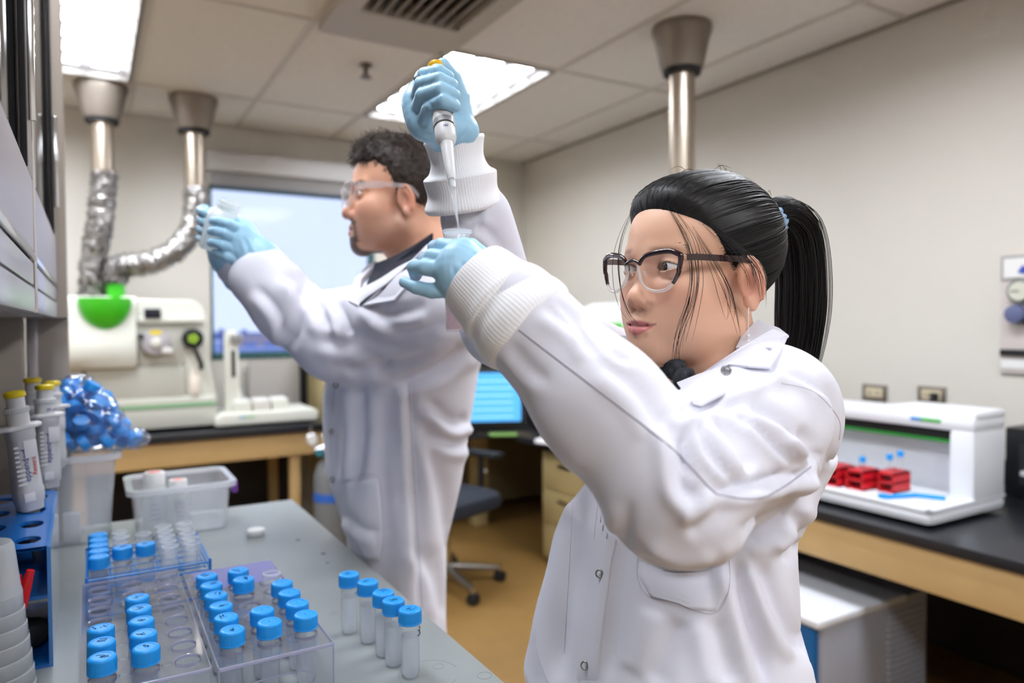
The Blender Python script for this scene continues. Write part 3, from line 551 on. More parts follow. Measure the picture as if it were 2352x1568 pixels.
# gas panel
gp = thing('gas_regulator_station', 'wall gas panel with a dial gauge and valve at the right edge', 'gas station', (XR, 1.36, 1.42))
obj('plate', s_box((-.015, 0), (-.17, .155), (-.235, .235)), mat('panel_pinkish', '#cfc5c0', .4), gp, bevel=.003)
obj('sign_frame', s_box((-.02, -.014), (-.17, .152), (.135, .232)), M_grey, gp); obj('sign', s_box((-.022, -.020), (-.16, .142), (.145, .222)), M_white, gp)
obj('sign_mark', s_prism([(.03, .16), (.05, .16), (-.03, .215), (-.05, .215)], -.0235, -.022, 'x'), mat('mark_red', '#c23a44', .5), gp); obj('sign_mark', s_prism([(.065, .155), (.09, .165), (.075, .19), (.05, .185)], -.0235, -.022, 'x'), mat('mark_blue', '#3a4fb0', .5), gp)
gg = obj('gauge', s_lathe([(.045, .0), (.045, .03), (.04, .034)], 28), mat('gauge_rim', '#6b6f68', .4, metal=.5), gp, smooth=True, rot=(0, -math.pi/2, 0), loc=(-.015, .075, .09)); obj('gauge_face', s_lathe([(.037, .0342), (0, .0344)], 24), mat('gauge_face', '#cfcfbf', .5), gg); obj('needle', s_box((-.002, .002), (-.002, .028), (.035, .036)), M_dark, gg)
vv = obj('valve', s_lathe([(.036, 0), (.04, .02), (.034, .05), (.015, .055)], 20), mat('valve_blue', '#5d6489', .4), gp, smooth=True, rot=(0, -math.pi/2, 0), loc=(-.015, .085, .0)); obj('valve_pipe', s_tube([(-.02, .06, -.02), (-.03, .03, -.05), (-.03, -.02, -.05)], .018, 10), M_dark, gp, smooth=True)
obj('bracket', s_box((-.03, -.01), (.03, .15), (-.165, -.14)), M_dark, gp, bevel=.004); obj('lower_label', s_box((-.018, -.014), (.04, .15), (-.215, -.18)), M_white, gp); obj('outlet_pipe', s_tube([(-.03, -.02, -.05), (-.03, -.02, -.24)], .016, 10), M_grey, gp, smooth=True)
# ---- chiller under the bench
cz = thing('water_chiller', 'white and blue floor chiller sticking out under the wall bench', 'chiller', (2.32, 1.74, 0))
obj('casing', s_box((-.29, .30), (-.25, .25), (.05, .405)), mat('chiller_grey', '#a9acb8', .45), cz, bevel=.006); obj('lid', s_box((-.325, .16), (-.262, .262), (.405, .432)), mat('chiller_white', '#dddee4', .4), cz, bevel=.01); obj('rear_lid', s_box((.165, .31), (-.255, .255), (.405, .42)), MATS['chiller_grey'], cz, bevel=.006)
obj('front_panel', s_box((-.312, -.29), (-.235, .235), (.06, .40)), mat('chiller_blue', '#14619f', .35), cz, bevel=.004)
for k in range(14): obj('louver', s_prism([(.06, .36-k*.022), (.27, .36-k*.022), (.27, .368-k*.022), (.06, .368-k*.022)], -.258, -.249, 'y'), mat('chiller_louver', '#b9bac4', .45), cz)
for x in (-.22, .22):
    for y in (-.18, .18): obj('castor', s_lathe([(.025, -.015), (.025, .015)], 14), M_dark, cz, rot=(math.pi/2, 0, 0), loc=(x, y, .025)); obj('castor_fork', s_box((x-.012, x+.012), (y-.02, y+.02), (.03, .055)), M_grey, cz)
# ================================================================== things on the near bench
M_acr = clear('acrylic', col=(.94, .94, .96), haze=.05, haze_col=(.9, .9, .97), rough=.04, ior=1.38)
M_acr_edge = clear('acrylic_edge', haze=.62, haze_col=(.62, .62, .78), rough=.1)
M_reflection = clear('lavender_reflection', col=(.8, .78, 1), haze=.55, haze_col=(.52, .50, .86), rough=.15)
M_tubep = clear('tube_plastic', haze=.20, haze_col=(.93, .96, 1), rough=.08, ior=1.4)
M_liq = clear('tube_liquid', col=(.92, .94, .97), haze=.42, haze_col=(.93, .96, 1), rough=.15, ior=1.2)
M_ink = mat('marker_ink', '#141226', .6)
PZ = .978
def plate_with_holes(xc, yc, cells, th):
    """cells: (cx, cy, w, d, r) rectangles that tile the plate, each with a round hole (r=0: none)"""
    V = []; Fc = []; N = 24
    for cx, cy, w, d, r in cells:
        if r <= 0:
            v, f = s_box((cx-w/2, cx+w/2), (cy-d/2, cy+d/2), (-th, 0)); f = [f[0], f[1]]
        else:
            v = []; f = []
            for z in (0, -th):
                for k in range(N):
                    a = 2*math.pi*k/N; c, s = math.cos(a), math.sin(a); m = min(w/2/max(abs(c), 1e-6), d/2/max(abs(s), 1e-6))
                    v += [(cx+c*m, cy+s*m, z), (cx+r*c, cy+r*s, z)]
            # snap the nearest ring points to the rectangle corners
            for z0 in (0, 2*N):
                for sx in (-1, 1):
                    for sy in (-1, 1):
                        tgt = (cx+sx*w/2, cy+sy*d/2); k = min(range(N), key=lambda q: (v[z0+2*q][0]-tgt[0])**2+(v[z0+2*q][1]-tgt[1])**2); v[z0+2*k] = (tgt[0], tgt[1], v[z0+2*k][2])
            for k in range(N):
                k2 = (k+1) % N; f += [(2*k, 2*k2, 2*k2+1, 2*k+1), (2*N+2*k, 2*N+2*k+1, 2*N+2*k2+1, 2*N+2*k2), (2*k+1, 2*k2+1, 2*N+2*k2+1, 2*N+2*k+1)]
        o = len(V); V += v; Fc += [tuple(i+o for i in q) for q in f]
    return V, Fc
def rack(label, x0, x1, y0, y1, cols, rows, reflection=False, slot=False):
    t = thing('tube_rack', label, 'tube rack', ((x0+x1)/2, (y0+y1)/2, BZ), group='clear acrylic tube racks'); cx, cy = (x0+x1)/2, (y0+y1)/2; h = PZ-BZ
    bx = sorted(set([x0, x1]+[c+s*.0165 for c in cols for s in (-1, 1)])); by = sorted(set([y0, y1]+[r+s*.0225 for r in rows for s in (-1, 1)]))
    by2 = [by[0]]
    for b in by[1:]:
        if b-by2[-1] > .0015: by2.append(b)
    cells = []
    for i in range(len(bx)-1):
        for j in range(len(by2)-1):
            w, d = bx[i+1]-bx[i], by2[j+1]-by2[j]; mx, my = (bx[i]+bx[i+1])/2, (by2[j]+by2[j+1])/2
            r = 0
            if any(abs(mx-c) < .002 for c in cols) and any(abs(my-q) < .002 for q in rows): r = .0148
            elif w > .010 and x0+.01 < mx < x1-.01 and any(abs(my-q) < .002 for q in rows): r = min(.0062, w*.45)
            cells.append((mx-cx, my-cy, w, d, r))
    obj('top_plate', plate_with_holes(0, 0, cells, .004), M_acr, t, loc=(0, 0, h))
    for c in cols:
        for q in rows: obj('hole_rim', s_lathe([(.0149, -.004), (.0149, 0), (.0154, .0003), (.0154, -.004)], 24, cap=False), M_acr_edge, t, loc=(c-cx, q-cy, h))
    # bent end walls, the front one with a hand slot
    w = (x1-x0)/2; d = (y1-y0)/2
    if slot:
        n = 20; out = []; inn = []
        for k in range(n*2):
            a = 2*math.pi*k/(n*2); c, s = math.cos(a), math.sin(a); m = min(w/max(abs(c), 1e-6), (h/2)/max(abs(s), 1e-6)); out.append((c*m, h/2+s*m))
            sg = (abs(c)**.45)*(1 if c > 0 else -1); inn.append((sg*w*.62, h*.40+s*h*.20))
        V = []; Fc = []
        for yy in (-d, -d+.004):
            for p, q in zip(out, inn): V += [(p[0], yy, p[1]), (q[0], yy, q[1])]
        N2 = n*2
        for k in range(N2):
            k2 = (k+1) % N2
            for o in (0, 2*N2): Fc.append((o+2*k, o+2*k2, o+2*k2+1, o+2*k+1))
            Fc.append((2*k+1, 2*k2+1, 2*N2+2*k2+1, 2*N2+2*k+1))
        obj('front_wall', (V, Fc), M_acr, t)
        obj('slot_edge', s_tube([(q[0], -d+.002, q[1]) for q in inn], .0009, 5, closed=True), M_acr_edge, t)
    else: obj('front_wall', s_box((-w, w), (-d, -d+.004), (0, h)), M_acr, t)
    obj('back_wall', s_box((-w, w), (d-.004, d), (0, h)), M_acr, t)
    obj('bend', s_tube([(-w, -d+.001, h-.002), (w, -d+.001, h-.002)], .0026, 8), M_acr_edge, t, smooth=True); obj('bend', s_tube([(-w, d-.001, h-.002), (w, d-.001, h-.002)], .0022, 8), M_acr_edge, t, smooth=True)
    for s in (-1, 1): obj('plate_edge', s_box((s*w-.0006, s*w+.0006), (-d, d), (h-.0045, h+.0004)), M_acr_edge, t)
    obj('wall_edge', s_box((w-.0006, w+.0006), (-d-.0005, -d+.0045), (0, h)), M_acr_edge, t); obj('wall_edge', s_box((-w-.0006, -w+.0006), (-d-.0005, -d+.0045), (0, h)), M_acr_edge, t)
    if reflection: obj('purple_reflection', s_box((-w+.012, w-.002), (d-.105, d-.002), (h+.0004, h+.0009)), M_reflection, t)  # added thin sheet, its colour stands in for a purple reflection on the plate
    return t
rowsL = [.985+.0475*k for k in range(8)]; colsL = [.004, .051, .098]
rowsR = [.985+.0470*k for k in range(7)]; colsR = [.151, .198, .246]
rack('clear acrylic tube rack nearer the blue pipette stand', -.020, .120, .945, 1.36, colsL, rowsL)
rack('clear acrylic tube rack with a hand slot, beside the loose tubes', .128, .270, .935, 1.325, colsR, rowsR, reflection=True, slot=True)
# ---- tubes
TH, TR = .095, .0135
def scribble(w, n=16):
    x = np.linspace(0, w, n); return x, np.array([rng.uniform(-.5, .5)*.0028*(1 if k % 2 else -1)*1.4 for k in range(n)])
def tube_mesh():
    body = s_lathe([(0, .0015), (TR-.003, .0015), (TR-.0008, .006), (TR-.0004, TH-.022), (TR, TH-.021), (TR, TH-.004)], 28, cap=False)
    foot = s_lathe([(TR-.0022, .0), (TR-.0022, .0035)], 24, cap=False); return s_join(body, foot)
prof = []
def cap_mesh():
    seg = 72; R = .0162; pf = [(R-.0008, TH-.020), (R+.0002, TH-.0195), (R+.0002, TH-.0178), (R, TH-.0175), (R, TH-.004), (R-.0006, TH-.0018), (R-.0022, TH-.0004), (R-.005, TH), (R*.62, TH), (R*.60, TH-.0005), (0.0015, TH-.0005), (.0008, TH+.0006), (0, TH+.0006)]
    V = []; Fc = []
    for i, (r, z) in enumerate(pf):
        for k in range(seg):
            rr = r-(.0005 if (k % 2 and i in (3, 4)) else 0); a = 2*math.pi*k/seg; V.append((rr*math.cos(a), rr*math.sin(a), z))
    for i in range(len(pf)-1):
        for k in range(seg): k2 = (k+1) % seg; Fc.append((i*seg+k, i*seg+k2, (i+1)*seg+k2, (i+1)*seg+k))
    return V, Fc
_protos = {}
def sample_tube(label, x, y, z=BZ, group=None, cap=True, fill=.45, ink_top=True, ink_side=False, clear_cap=False):
    t = thing('sample_tube', label, 'tube', (x, y, z), rz=rng.uniform(0, 6.28) if not ink_side else 0, group=group)
    def use(key, name, make, m, smooth=True):
        if key not in _protos: _protos[key] = obj(name, make(), m, t, smooth=smooth)
        else:
            c = _protos[key].copy(); C.objects.link(c); c.parent = t
    use('body', 'tube_wall', tube_mesh, M_tubep)
    if not cap: use('lip', 'screw_rim', lambda: s_join(s_lathe([(TR-.0005, TH-.004), (TR+.0012, TH-.003), (TR+.0012, TH-.001), (TR, TH), (TR-.001, TH)], 28, cap=False), s_lathe([(TR+.0002, TH-.012), (TR+.001, TH-.011), (TR+.0002, TH-.010)], 28, cap=False)), clear('rim_plastic', haze=.5, haze_col=(.93, .96, 1), rough=.1))
    else: use('cap', 'screw_cap', cap_mesh, M_blue)
    if fill: use('liq%.2f' % fill, 'liquid', lambda: s_lathe([(0, .002), (TR-.0035, .002), (TR-.0013, .0065), (TR-.001, TH*fill), (0, TH*fill)], 24), M_liq)
    if cap and ink_top:
        for q in range(rng.integers(2, 4)):
            xs, ys = scribble(rng.uniform(.006, .011), 12); ox, oy, a = rng.uniform(-.008, -.001), rng.uniform(-.007, .007), rng.uniform(-.3, .3)
            obj('handwriting', s_tube([(ox+u*math.cos(a), oy+w*.7+u*math.sin(a), TH+.0001) for u, w in zip(xs, ys)], .0003, 4), M_ink, t)
    if ink_side:
        for q in range(2 if ink_side > 1 else 1):
            xs, ys = scribble(.017, 22); a0 = math.radians(ink_side*5-75)
            obj('handwriting', s_tube([((TR+.0003)*math.cos(a0+u/TR), (TR+.0003)*math.sin(a0+u/TR), TH-.0285-q*.006+w) for u, w in zip(xs, ys)], .00034, 4), M_ink, t)
    return t
ordn = ['first', 'second', 'third', 'fourth', 'fifth', 'sixth', 'seventh']; cn = ['left', 'middle', 'right']
for c, ks in ((0, (0, 1, 2)), (1, (0, 1, 2, 3, 4))):
    for k in ks: sample_tube('blue-capped tube in the clear rack nearer the blue stand, %s row from front, %s column' % (ordn[k], cn[c]), colsL[c], rowsL[k], group='blue-capped tubes in the near acrylic rack', fill=.5)
for c, ks in ((0, range(6)), (1, (0, 1, 4, 5)), (2, (0, 1, 2, 3))):
    for k in ks: sample_tube('blue-capped tube in the slotted clear rack, %s row from front, %s column' % (ordn[k], cn[c]), colsR[c], rowsR[k], group='blue-capped tubes in the slotted acrylic rack', fill=.45, ink_top=(c == 0 or k > 3))
sample_tube('open clear tube without a cap at the back of the slotted rack', colsR[2]-.004, rowsR[4]+.006, group=None, cap=False, fill=0)
loose = [(943, 1552), (905, 1526), (882, 1504), (846, 1474), (803, 1452)]
for k, (px, py) in enumerate(loose):
    p = on_z(px, py, BZ); sample_tube('loose blue-capped tube on the bench, %s of five from the front' % ordn[k], p[0], p[1], group='five loose tubes on the bench edge', fill=.62, ink_side=[2, 5, 1, 3, 1][k])
# ---- blue wire rack with its tubes
wr = thing('wire_rack', 'blue wire rack of tubes behind the clear acrylic racks', 'wire rack', (.085, 1.47, BZ), group=None)
M_wire = mat('blue_wire', '#2a7fd0', .35); wx = [-.014+.0365*k for k in range(6)]; wy = [1.378+.037*k for k in range(6)]
def wire(a, b, r=.0016): obj('wire', s_tube([np.array(a)-np.array([.085, 1.47, BZ]), np.array(b)-np.array([.085, 1.47, BZ])], r, 6), M_wire, wr, smooth=True)
for z in (.968, .935):
    for x in wx: wire((x, wy[0], z), (x, wy[-1], z), .0013)
    for y in wy: wire((wx[0], y, z+.002), (wx[-1], y, z+.002), .0013)
for z in (.976, .962, .914):
    for a, b in (((wx[0], wy[0]), (wx[-1]+.008, wy[0])), ((wx[-1]+.008, wy[0]), (wx[-1]+.008, wy[-1])), ((wx[-1]+.008, wy[-1]), (wx[0], wy[-1])), ((wx[0], wy[-1]), (wx[0], wy[0]))): wire(a+(z,), b+(z,), .0019)
for x in (wx[0], wx[-1]+.008):
    for y in (wy[0], wy[-1]): wire((x, y, BZ+.001), (x, y, .982), .0024)
wc = [(wx[k]+wx[k+1])/2 for k in range(5)]; wrw = [(wy[k]+wy[k+1])/2 for k in range(5)]
for k in range(5): sample_tube('blue-capped tube in the wire rack, %s from front of the left column' % ordn[k], wc[0], wrw[k], BZ+.006, group='blue-capped tubes in the wire rack', fill=0, ink_top=False)
sample_tube('blue-capped tube with writing in the wire rack, left of the labelled pair', wc[1], wrw[1], BZ+.006, group='blue-capped tubes in the wire rack', fill=.5, ink_side=1)
sample_tube('blue-capped tube with writing in the wire rack, right of the labelled pair', wc[2], wrw[1], BZ+.006, group='blue-capped tubes in the wire rack', fill=.5, ink_side=1)
for c, ks in ((1, (3, 4)), (2, (3,)), (3, range(5)), (4, range(5))):
    for k in ks: sample_tube('empty open tube in the wire rack, %s row from front, %s column' % (ordn[k], ['', 'second', 'third', 'fourth', 'right-hand'][c]), wc[c], wrw[k], BZ+.006, group='open tubes in the wire rack', cap=False, fill=0)
# ---- white cap lying on the bench
p = on_z(588, 1228, BZ); tag(obj('bottle_lid', s_lathe([(.0, 0), (.019, 0), (.0205, .002), (.0205, .011), (.019, .0135), (.014, .014), (0, .0135)], 32), M_white, loc=tuple(p), smooth=True), 'white round screw lid lying alone on the bench', 'lid')
# ---- totes, bottles, bag
tt = tote('tall_tote', 'tall milky plastic tote under the bag of blue caps', (-.04, 2.0-.06, BZ), .17, .17, .20, M_tote, taper=.82)
lt = tote('storage_tote', 'low clear plastic tote holding two white bottles', (.180, 1.925, BZ), .212, .20, .115, M_tote, taper=.9)
obj('latch', s_box((.118, .130), (-.03, .01), (.07, .10)), mat('purple_latch', '#7a3fa0', .4), lt, bevel=.003)
for k, (px, py, h, r, lab2) in enumerate(((357, 1222, .142, .0265, 'taller white bottle with a red-marked lid in the low tote'), (411, 1219, .122, .0232, 'shorter white bottle with a red-marked lid in the low tote'))):
    p = on_z(px, py, BZ+.004); b = thing('reagent_bottle', lab2, 'bottle', tuple(p), group='white bottles in the low tote')
    obj('body', s_lathe([(0, 0), (r-.003, 0), (r, .004), (r, h*.72), (r*.86, h*.80), (r*.80, h*.82)], 28, cap=False), clear('bottle_hdpe', haze=.8, haze_col=(.86, .88, .86), rough=.2), b, smooth=True)
    l = obj('lid', s_lathe([(r*.86, h*.80), (r*.86, h*.98), (r*.8, h), (0, h)], 28), M_white, b, smooth=True); obj('lid_mark', s_lathe([(r*.55, h+.0005), (0, h+.0006)], 20), mat('mark_salmon', '#e8867c', .5), l)
    v = []; n = 9
    lb = s_loft([[((r+.0004)*math.cos(a), (r+.0004)*math.sin(a), z) for a in np.linspace(-2.1, -.7, n)] for z in (h*.15, h*.62)], cap=False, closed=False); o = obj('paper_label', lb, mat('label_white', '#e4e4ea', .6), b, smooth=True)
    for q in range(4): obj('label_line', s_loft([[((r+.0007)*math.cos(a), (r+.0007)*math.sin(a), z) for a in np.linspace(-1.9, -1.1-.1*q, n)] for z in (h*(.25+.08*q), h*(.265+.08*q))], cap=False, closed=False), mat('label_grey', '#9b9ca8', .6), o)
# bag of caps
bagc = np.array([-.015, 1.93, BZ+.205])
capm = s_lathe([(.0155, 0), (.0166, .001), (.0166, .0168), (.0152, .0188), (.011, .0192), (0, .0192)], 24)
M_bagcap = mat('bag_cap_blue', '#1f8ee2', .4)
def bag_shape(u, w):      # half-height and half-depth of the bag along its length u (0..1)
    return .012+.074*math.sin(math.pi*min(1, u*1.05+.12))**.6*(1-.25*u), .07*math.sin(math.pi*min(.98, u*.9+.1))**.5
proto = None; cnt = 0; placed = []
for tries in range(6000):
    u = rng.uniform(.03, .93); hh, dd = bag_shape(u, 0); z = rng.uniform(.012, hh*2-.012) if hh*2 > .026 else .012; y = rng.uniform(-dd, dd)*.85
    px = np.array([-.085+u*.205, y, z])
    if any(np.linalg.norm(px-q) < .0275 for q in placed): continue
    placed.append(px)
    if len(placed) > 84: break
for k, q in enumerate(placed):
    if proto is None: proto = obj('loose_cap', capm, M_bagcap, smooth=True); o = proto
    else: o = proto.copy(); C.objects.link(o)
    o.location = tuple(bagc+q); o.rotation_euler = tuple(rng.uniform(-1.2, 1.2, 3))
    tag(o, 'loose blue screw cap inside the clear bag on the tall tote', 'cap', 'blue caps in the clear bag')
rg_ = []
for u in np.linspace(-.06, 1.04, 26):
    uu = min(max(u, 0), 1); hh, dd = bag_shape(uu, 0); e = 1 if 0 <= u <= 1 else .3
    rg_.append([(-.085+u*.205+.006*rng.uniform(-1, 1), (dd+.012)*e*math.cos(a)*(1+.10*math.sin(3*a+9*u)), max(-.0005, hh+(hh+.010)*e*math.sin(a)*(1+.05*math.sin(5*a+14*u)))) for a in np.linspace(0, 2*math.pi, 41)[:-1]])
bag = tag(obj('plastic_bag', s_loft(rg_), clear('bag_film', col=(.97, .98, 1), haze=.06, haze_col=(.85, .9, 1), rough=.10, ior=1.9), smooth='all', loc=tuple(bagc)), 'clear plastic bag full of blue caps on the tall tote', 'bag')
mdf = bag.modifiers.new('crinkle', 'DISPLACE'); tx = bpy.data.textures.new('crinkle', 'CLOUDS'); tx.noise_scale = .016; mdf.texture = tx; mdf.strength = .016; mdf.mid_level = .3
bag.modifiers.new('sub', 'SUBSURF').levels = 1; bag.modifiers['sub'].render_levels = 1; bag.modifiers.move(1, 0)
# small white card box
p = on_z(166, 1240, BZ); tag(obj('card_box', s_box((-.017, .017), (-.012, .012), (0, .062)), mat('card_white', '#e6e4ea', .6), loc=(p[0], p[1], p[2]), bevel=.001), 'small white card box beside the pipette stand', 'box')
# ---- pipette stand
ps = thing('pipette_stand', 'blue acrylic pipette stand under the glass cabinet', 'pipette stand', (-.1325, 1.36, BZ))
M_bst = mat('stand_blue', '#1666b8', .18, coat=.5); PT = 1.085-BZ
def tilt(v): return [(x, y, z+(y+.145)*.09) for x, y, z in v]
cells = []
for i, x in enumerate((-.048, .0, .048)):
    for j, y in enumerate((-.105, -.035, .035, .105)): cells.append((x, y, .048, .07, .016))
v, f = plate_with_holes(0, 0, cells, .005); v += [(a, b, c) for a, b, c in []]
obj('top_plate', (tilt([(x, y, z+PT) for x, y, z in v]), f), M_bst, ps)
obj('side_panel', s_prism([(-.14, 0), (.14, 0), (.14, PT+.022), (-.14, PT-.001)], .072, .077, 'x'), mat('stand_side', '#2b78c2', .08, coat=1.0), ps); obj('side_panel', s_prism([(-.14, 0), (.14, 0), (.14, PT+.022), (-.14, PT-.001)], -.077, -.072, 'x'), M_bst, ps)
obj('middle_shelf', s_box((-.072, .072), (-.135, .14), (.098, .103)), M_bst, ps); obj('base_plate', s_box((-.072, .072), (-.14, .14), (0, .005)), M_bst, ps); obj('back_plate', s_box((-.072, .072), (.137, .141), (.03, PT)), mat('stand_back', '#0d2f5c', .3), ps)
M_pip = mat('pipette_grey', '#c6c6c8', .42); M_pip2 = mat('pipette_light', '#d9d9dc', .35); M_pd = mat('pipette_shade', '#8f9094', .45); M_navy = mat('navy_print', '#1c2f86', .5); M_rprint = mat('red_print', '#d23a3a', .5)
def pipette(label, x, y, z, rz, lean, brand=True, research=False, vol=None, short=1.0):
    t = thing('pipette', label, 'pipette', (x, y, z), group='pipettes in the blue stand', rot=(lean[0], lean[1], rz)); s = short
    sec = [(.028, .030, .000), (.034, .036, .002), (.036, .038, .012), (.040, .040, .016), (.041, .042, .035), (.038, .040, .040), (.036, .038, .10), (.036, .038, .118), (.038, .040, .12), (.038, .040, .134)]
    obj('body', s_loft([[(a, b, zz*s) for a, b in rrect(w, d, min(w, d)*.35, 4)] for w, d, zz in sec]), M_pip, t, smooth=True)
    obj('nose_cone', s_lathe([(.0045, -.12), (.006, -.05), (.010, -.012), (.0125, -.006), (.0125, .0)], 20), M_pd, t, smooth=True)
    obj('finger_rest', s_prism([(-.022, -.020), (.016, -.020), (.030, -.010), (.032, .006), (.02, .020), (-.018, .020), (-.042, .008), (-.045, -.004)], .134*s, .141*s, 'z'), M_pip2, t, bevel=.003)
    obj('collar', s_lathe([(.016, .141*s), (.016, .156*s), (.0155, .160*s), (.0175, .161*s), (.0175, .168*s), (.016, .169*s)], 28), M_pip2, t, smooth=True)
    for k in range(28): a = 2*math.pi*k/28; obj('dial_rib', s_box((-.0005, .0005), (-.0182, -.0172), (.161*s, .168*s)), M_pip2, t, rot=(0, 0, a))
    obj('plunger', s_lathe([(.0130, .169*s), (.0130, .186*s)], 24), M_pip2, t, smooth=True)
    obj('button', s_lathe([(.0130, .185*s), (.0152, .187*s), (.0152, .193*s), (.012, .195*s), (0, .195*s)], 28), M_yellow, t, smooth=True)
    for k in range(9): obj('grip_rib', s_box((-.0192, -.0065 if k < 4 else -.0125), (-.0198, -.0188), (.046*s+k*.0075*s, .049*s+k*.0075*s)), M_pip2, t, bevel=.0006)
    obj('window', s_box((-.005, .014), (-.0203, -.0188), (.088*s, .116*s)), M_pip2, t, bevel=.001); obj('label_patch', s_box((-.014, .002), (-.0215, -.0205), (.018, .032)), M_pip2, t, bevel=.001)
    up = Matrix(((0, -1, 0, 0), (0, 0, -1, 0), (1, 0, 0, 0), (0, 0, 0, 1)))
    if brand:
        lettering('brand_lettering', 'eppendorf', .0128, M_navy, t, Matrix.Translation((-.001, -.0199, .050*s)) @ up)
    if research: lettering('model_lettering', 'Research', .0095, M_rprint, t, Matrix.Translation((.0095, -.0199, .058*s)) @ up, shear=.25)
    if vol: lettering('volume_lettering', vol, .008, M_navy, t, Matrix.Translation((-.006, -.0164, .146*s)) @ Matrix.Rotation(math.pi/2, 4, 'X'))
    return t
ZT = BZ+PT
for lab_, px, py, dz, rz_, ln, kw in (('grey pipette with yellow button, frontmost in the blue stand', 70, 1170, .017, .45, (0, -.10), dict(research=True)),
        ('grey pipette marked 20, second in the blue stand', 108, 1120, .022, .5, (0, 0), dict(vol='20 \u00b5l', short=.96)),
        ('grey pipette with the tallest yellow button, behind the front two', 80, 1095, .024, .5, (0, 0), dict(brand=False, short=.98)),
        ('grey pipette at the back right corner of the blue stand', 124, 1074, .028, .5, (0, 0), dict(brand=False, short=.90))):
    p = on_z(px, py, ZT+dz); pipette(lab_, p[0], p[1], ZT+dz, rz_, ln, **kw)
# dark pipette and red clip inside the stand, milky beakers in front
dp = thing('dark_pipette', 'dark 5 mL pipette handle lying in the blue stand', 'pipette', (-.105, 1.29, BZ+.008), rz=0)
obj('handle', s_loft([[(x, y*1.0, z) for y, z in rrect(w, h, .012, 4, 0, .022)] for x, w, h in ((-.06, .02, .02), (-.04, .034, .034), (.0, .04, .04), (.03, .036, .038), (.045, .018, .022))]), mat('handle_dark', '#2a2a2e', .4), dp, smooth=True)
lettering('volume_lettering', '5 mL', .009, M_white, dp, Matrix.Translation((.018, -.0206, .016)) @ Matrix.Rotation(math.pi/2, 4, 'X') @ Matrix.Rotation(math.pi/2, 4, 'Z'))
rc = thing('red_clip', 'red plastic clip poking up in front of the blue stand', 'clip', tuple(at(45, 1395, 1.0)))
rcz = rc.location.z-BZ
obj('stem', s_tube([(0, 0, -rcz+.001), (0, 0, -.01), (-.004, 0, .01)], [.008, .008, .01], 10), M_dark, rc, smooth=True)
for a, b in (((-.008, 0, 0), (-.012, 0, .055)), ((.0, 0, 0), (.014, 0, .05)), ((-.004, .004, 0), (-.002, .004, .045))): obj('prong', s_tube([a, (np.array(a)+np.array(b))/2, b], [.009, .0075, .005], 10), mat('clip_red', '#d0161c', .35), rc, smooth=True)
bk = thing('beaker_stack', 'stack of milky plastic beakers at the lower left picture edge', 'beakers', tuple(on_z(-22, 1618, BZ)))
M_mb = clear('beaker_milk', haze=.72, haze_col=(.80, .82, .84), rough=.25)
for k in range(7):
    z = k*.020; r = .052-.0022*k; obj('beaker', s_lathe([(r-.003, z), (r, z+.004), (r-.001, z+.021), (r-.004, z+.022), (r-.0055, z+.003)], 36, cap=False), M_mb, bk, smooth=True)
obj('top_beaker', s_lathe([(.038, .142), (.036, .15), (.030, .205), (.027, .21), (0, .21)], 36), M_mb, bk, smooth=True)
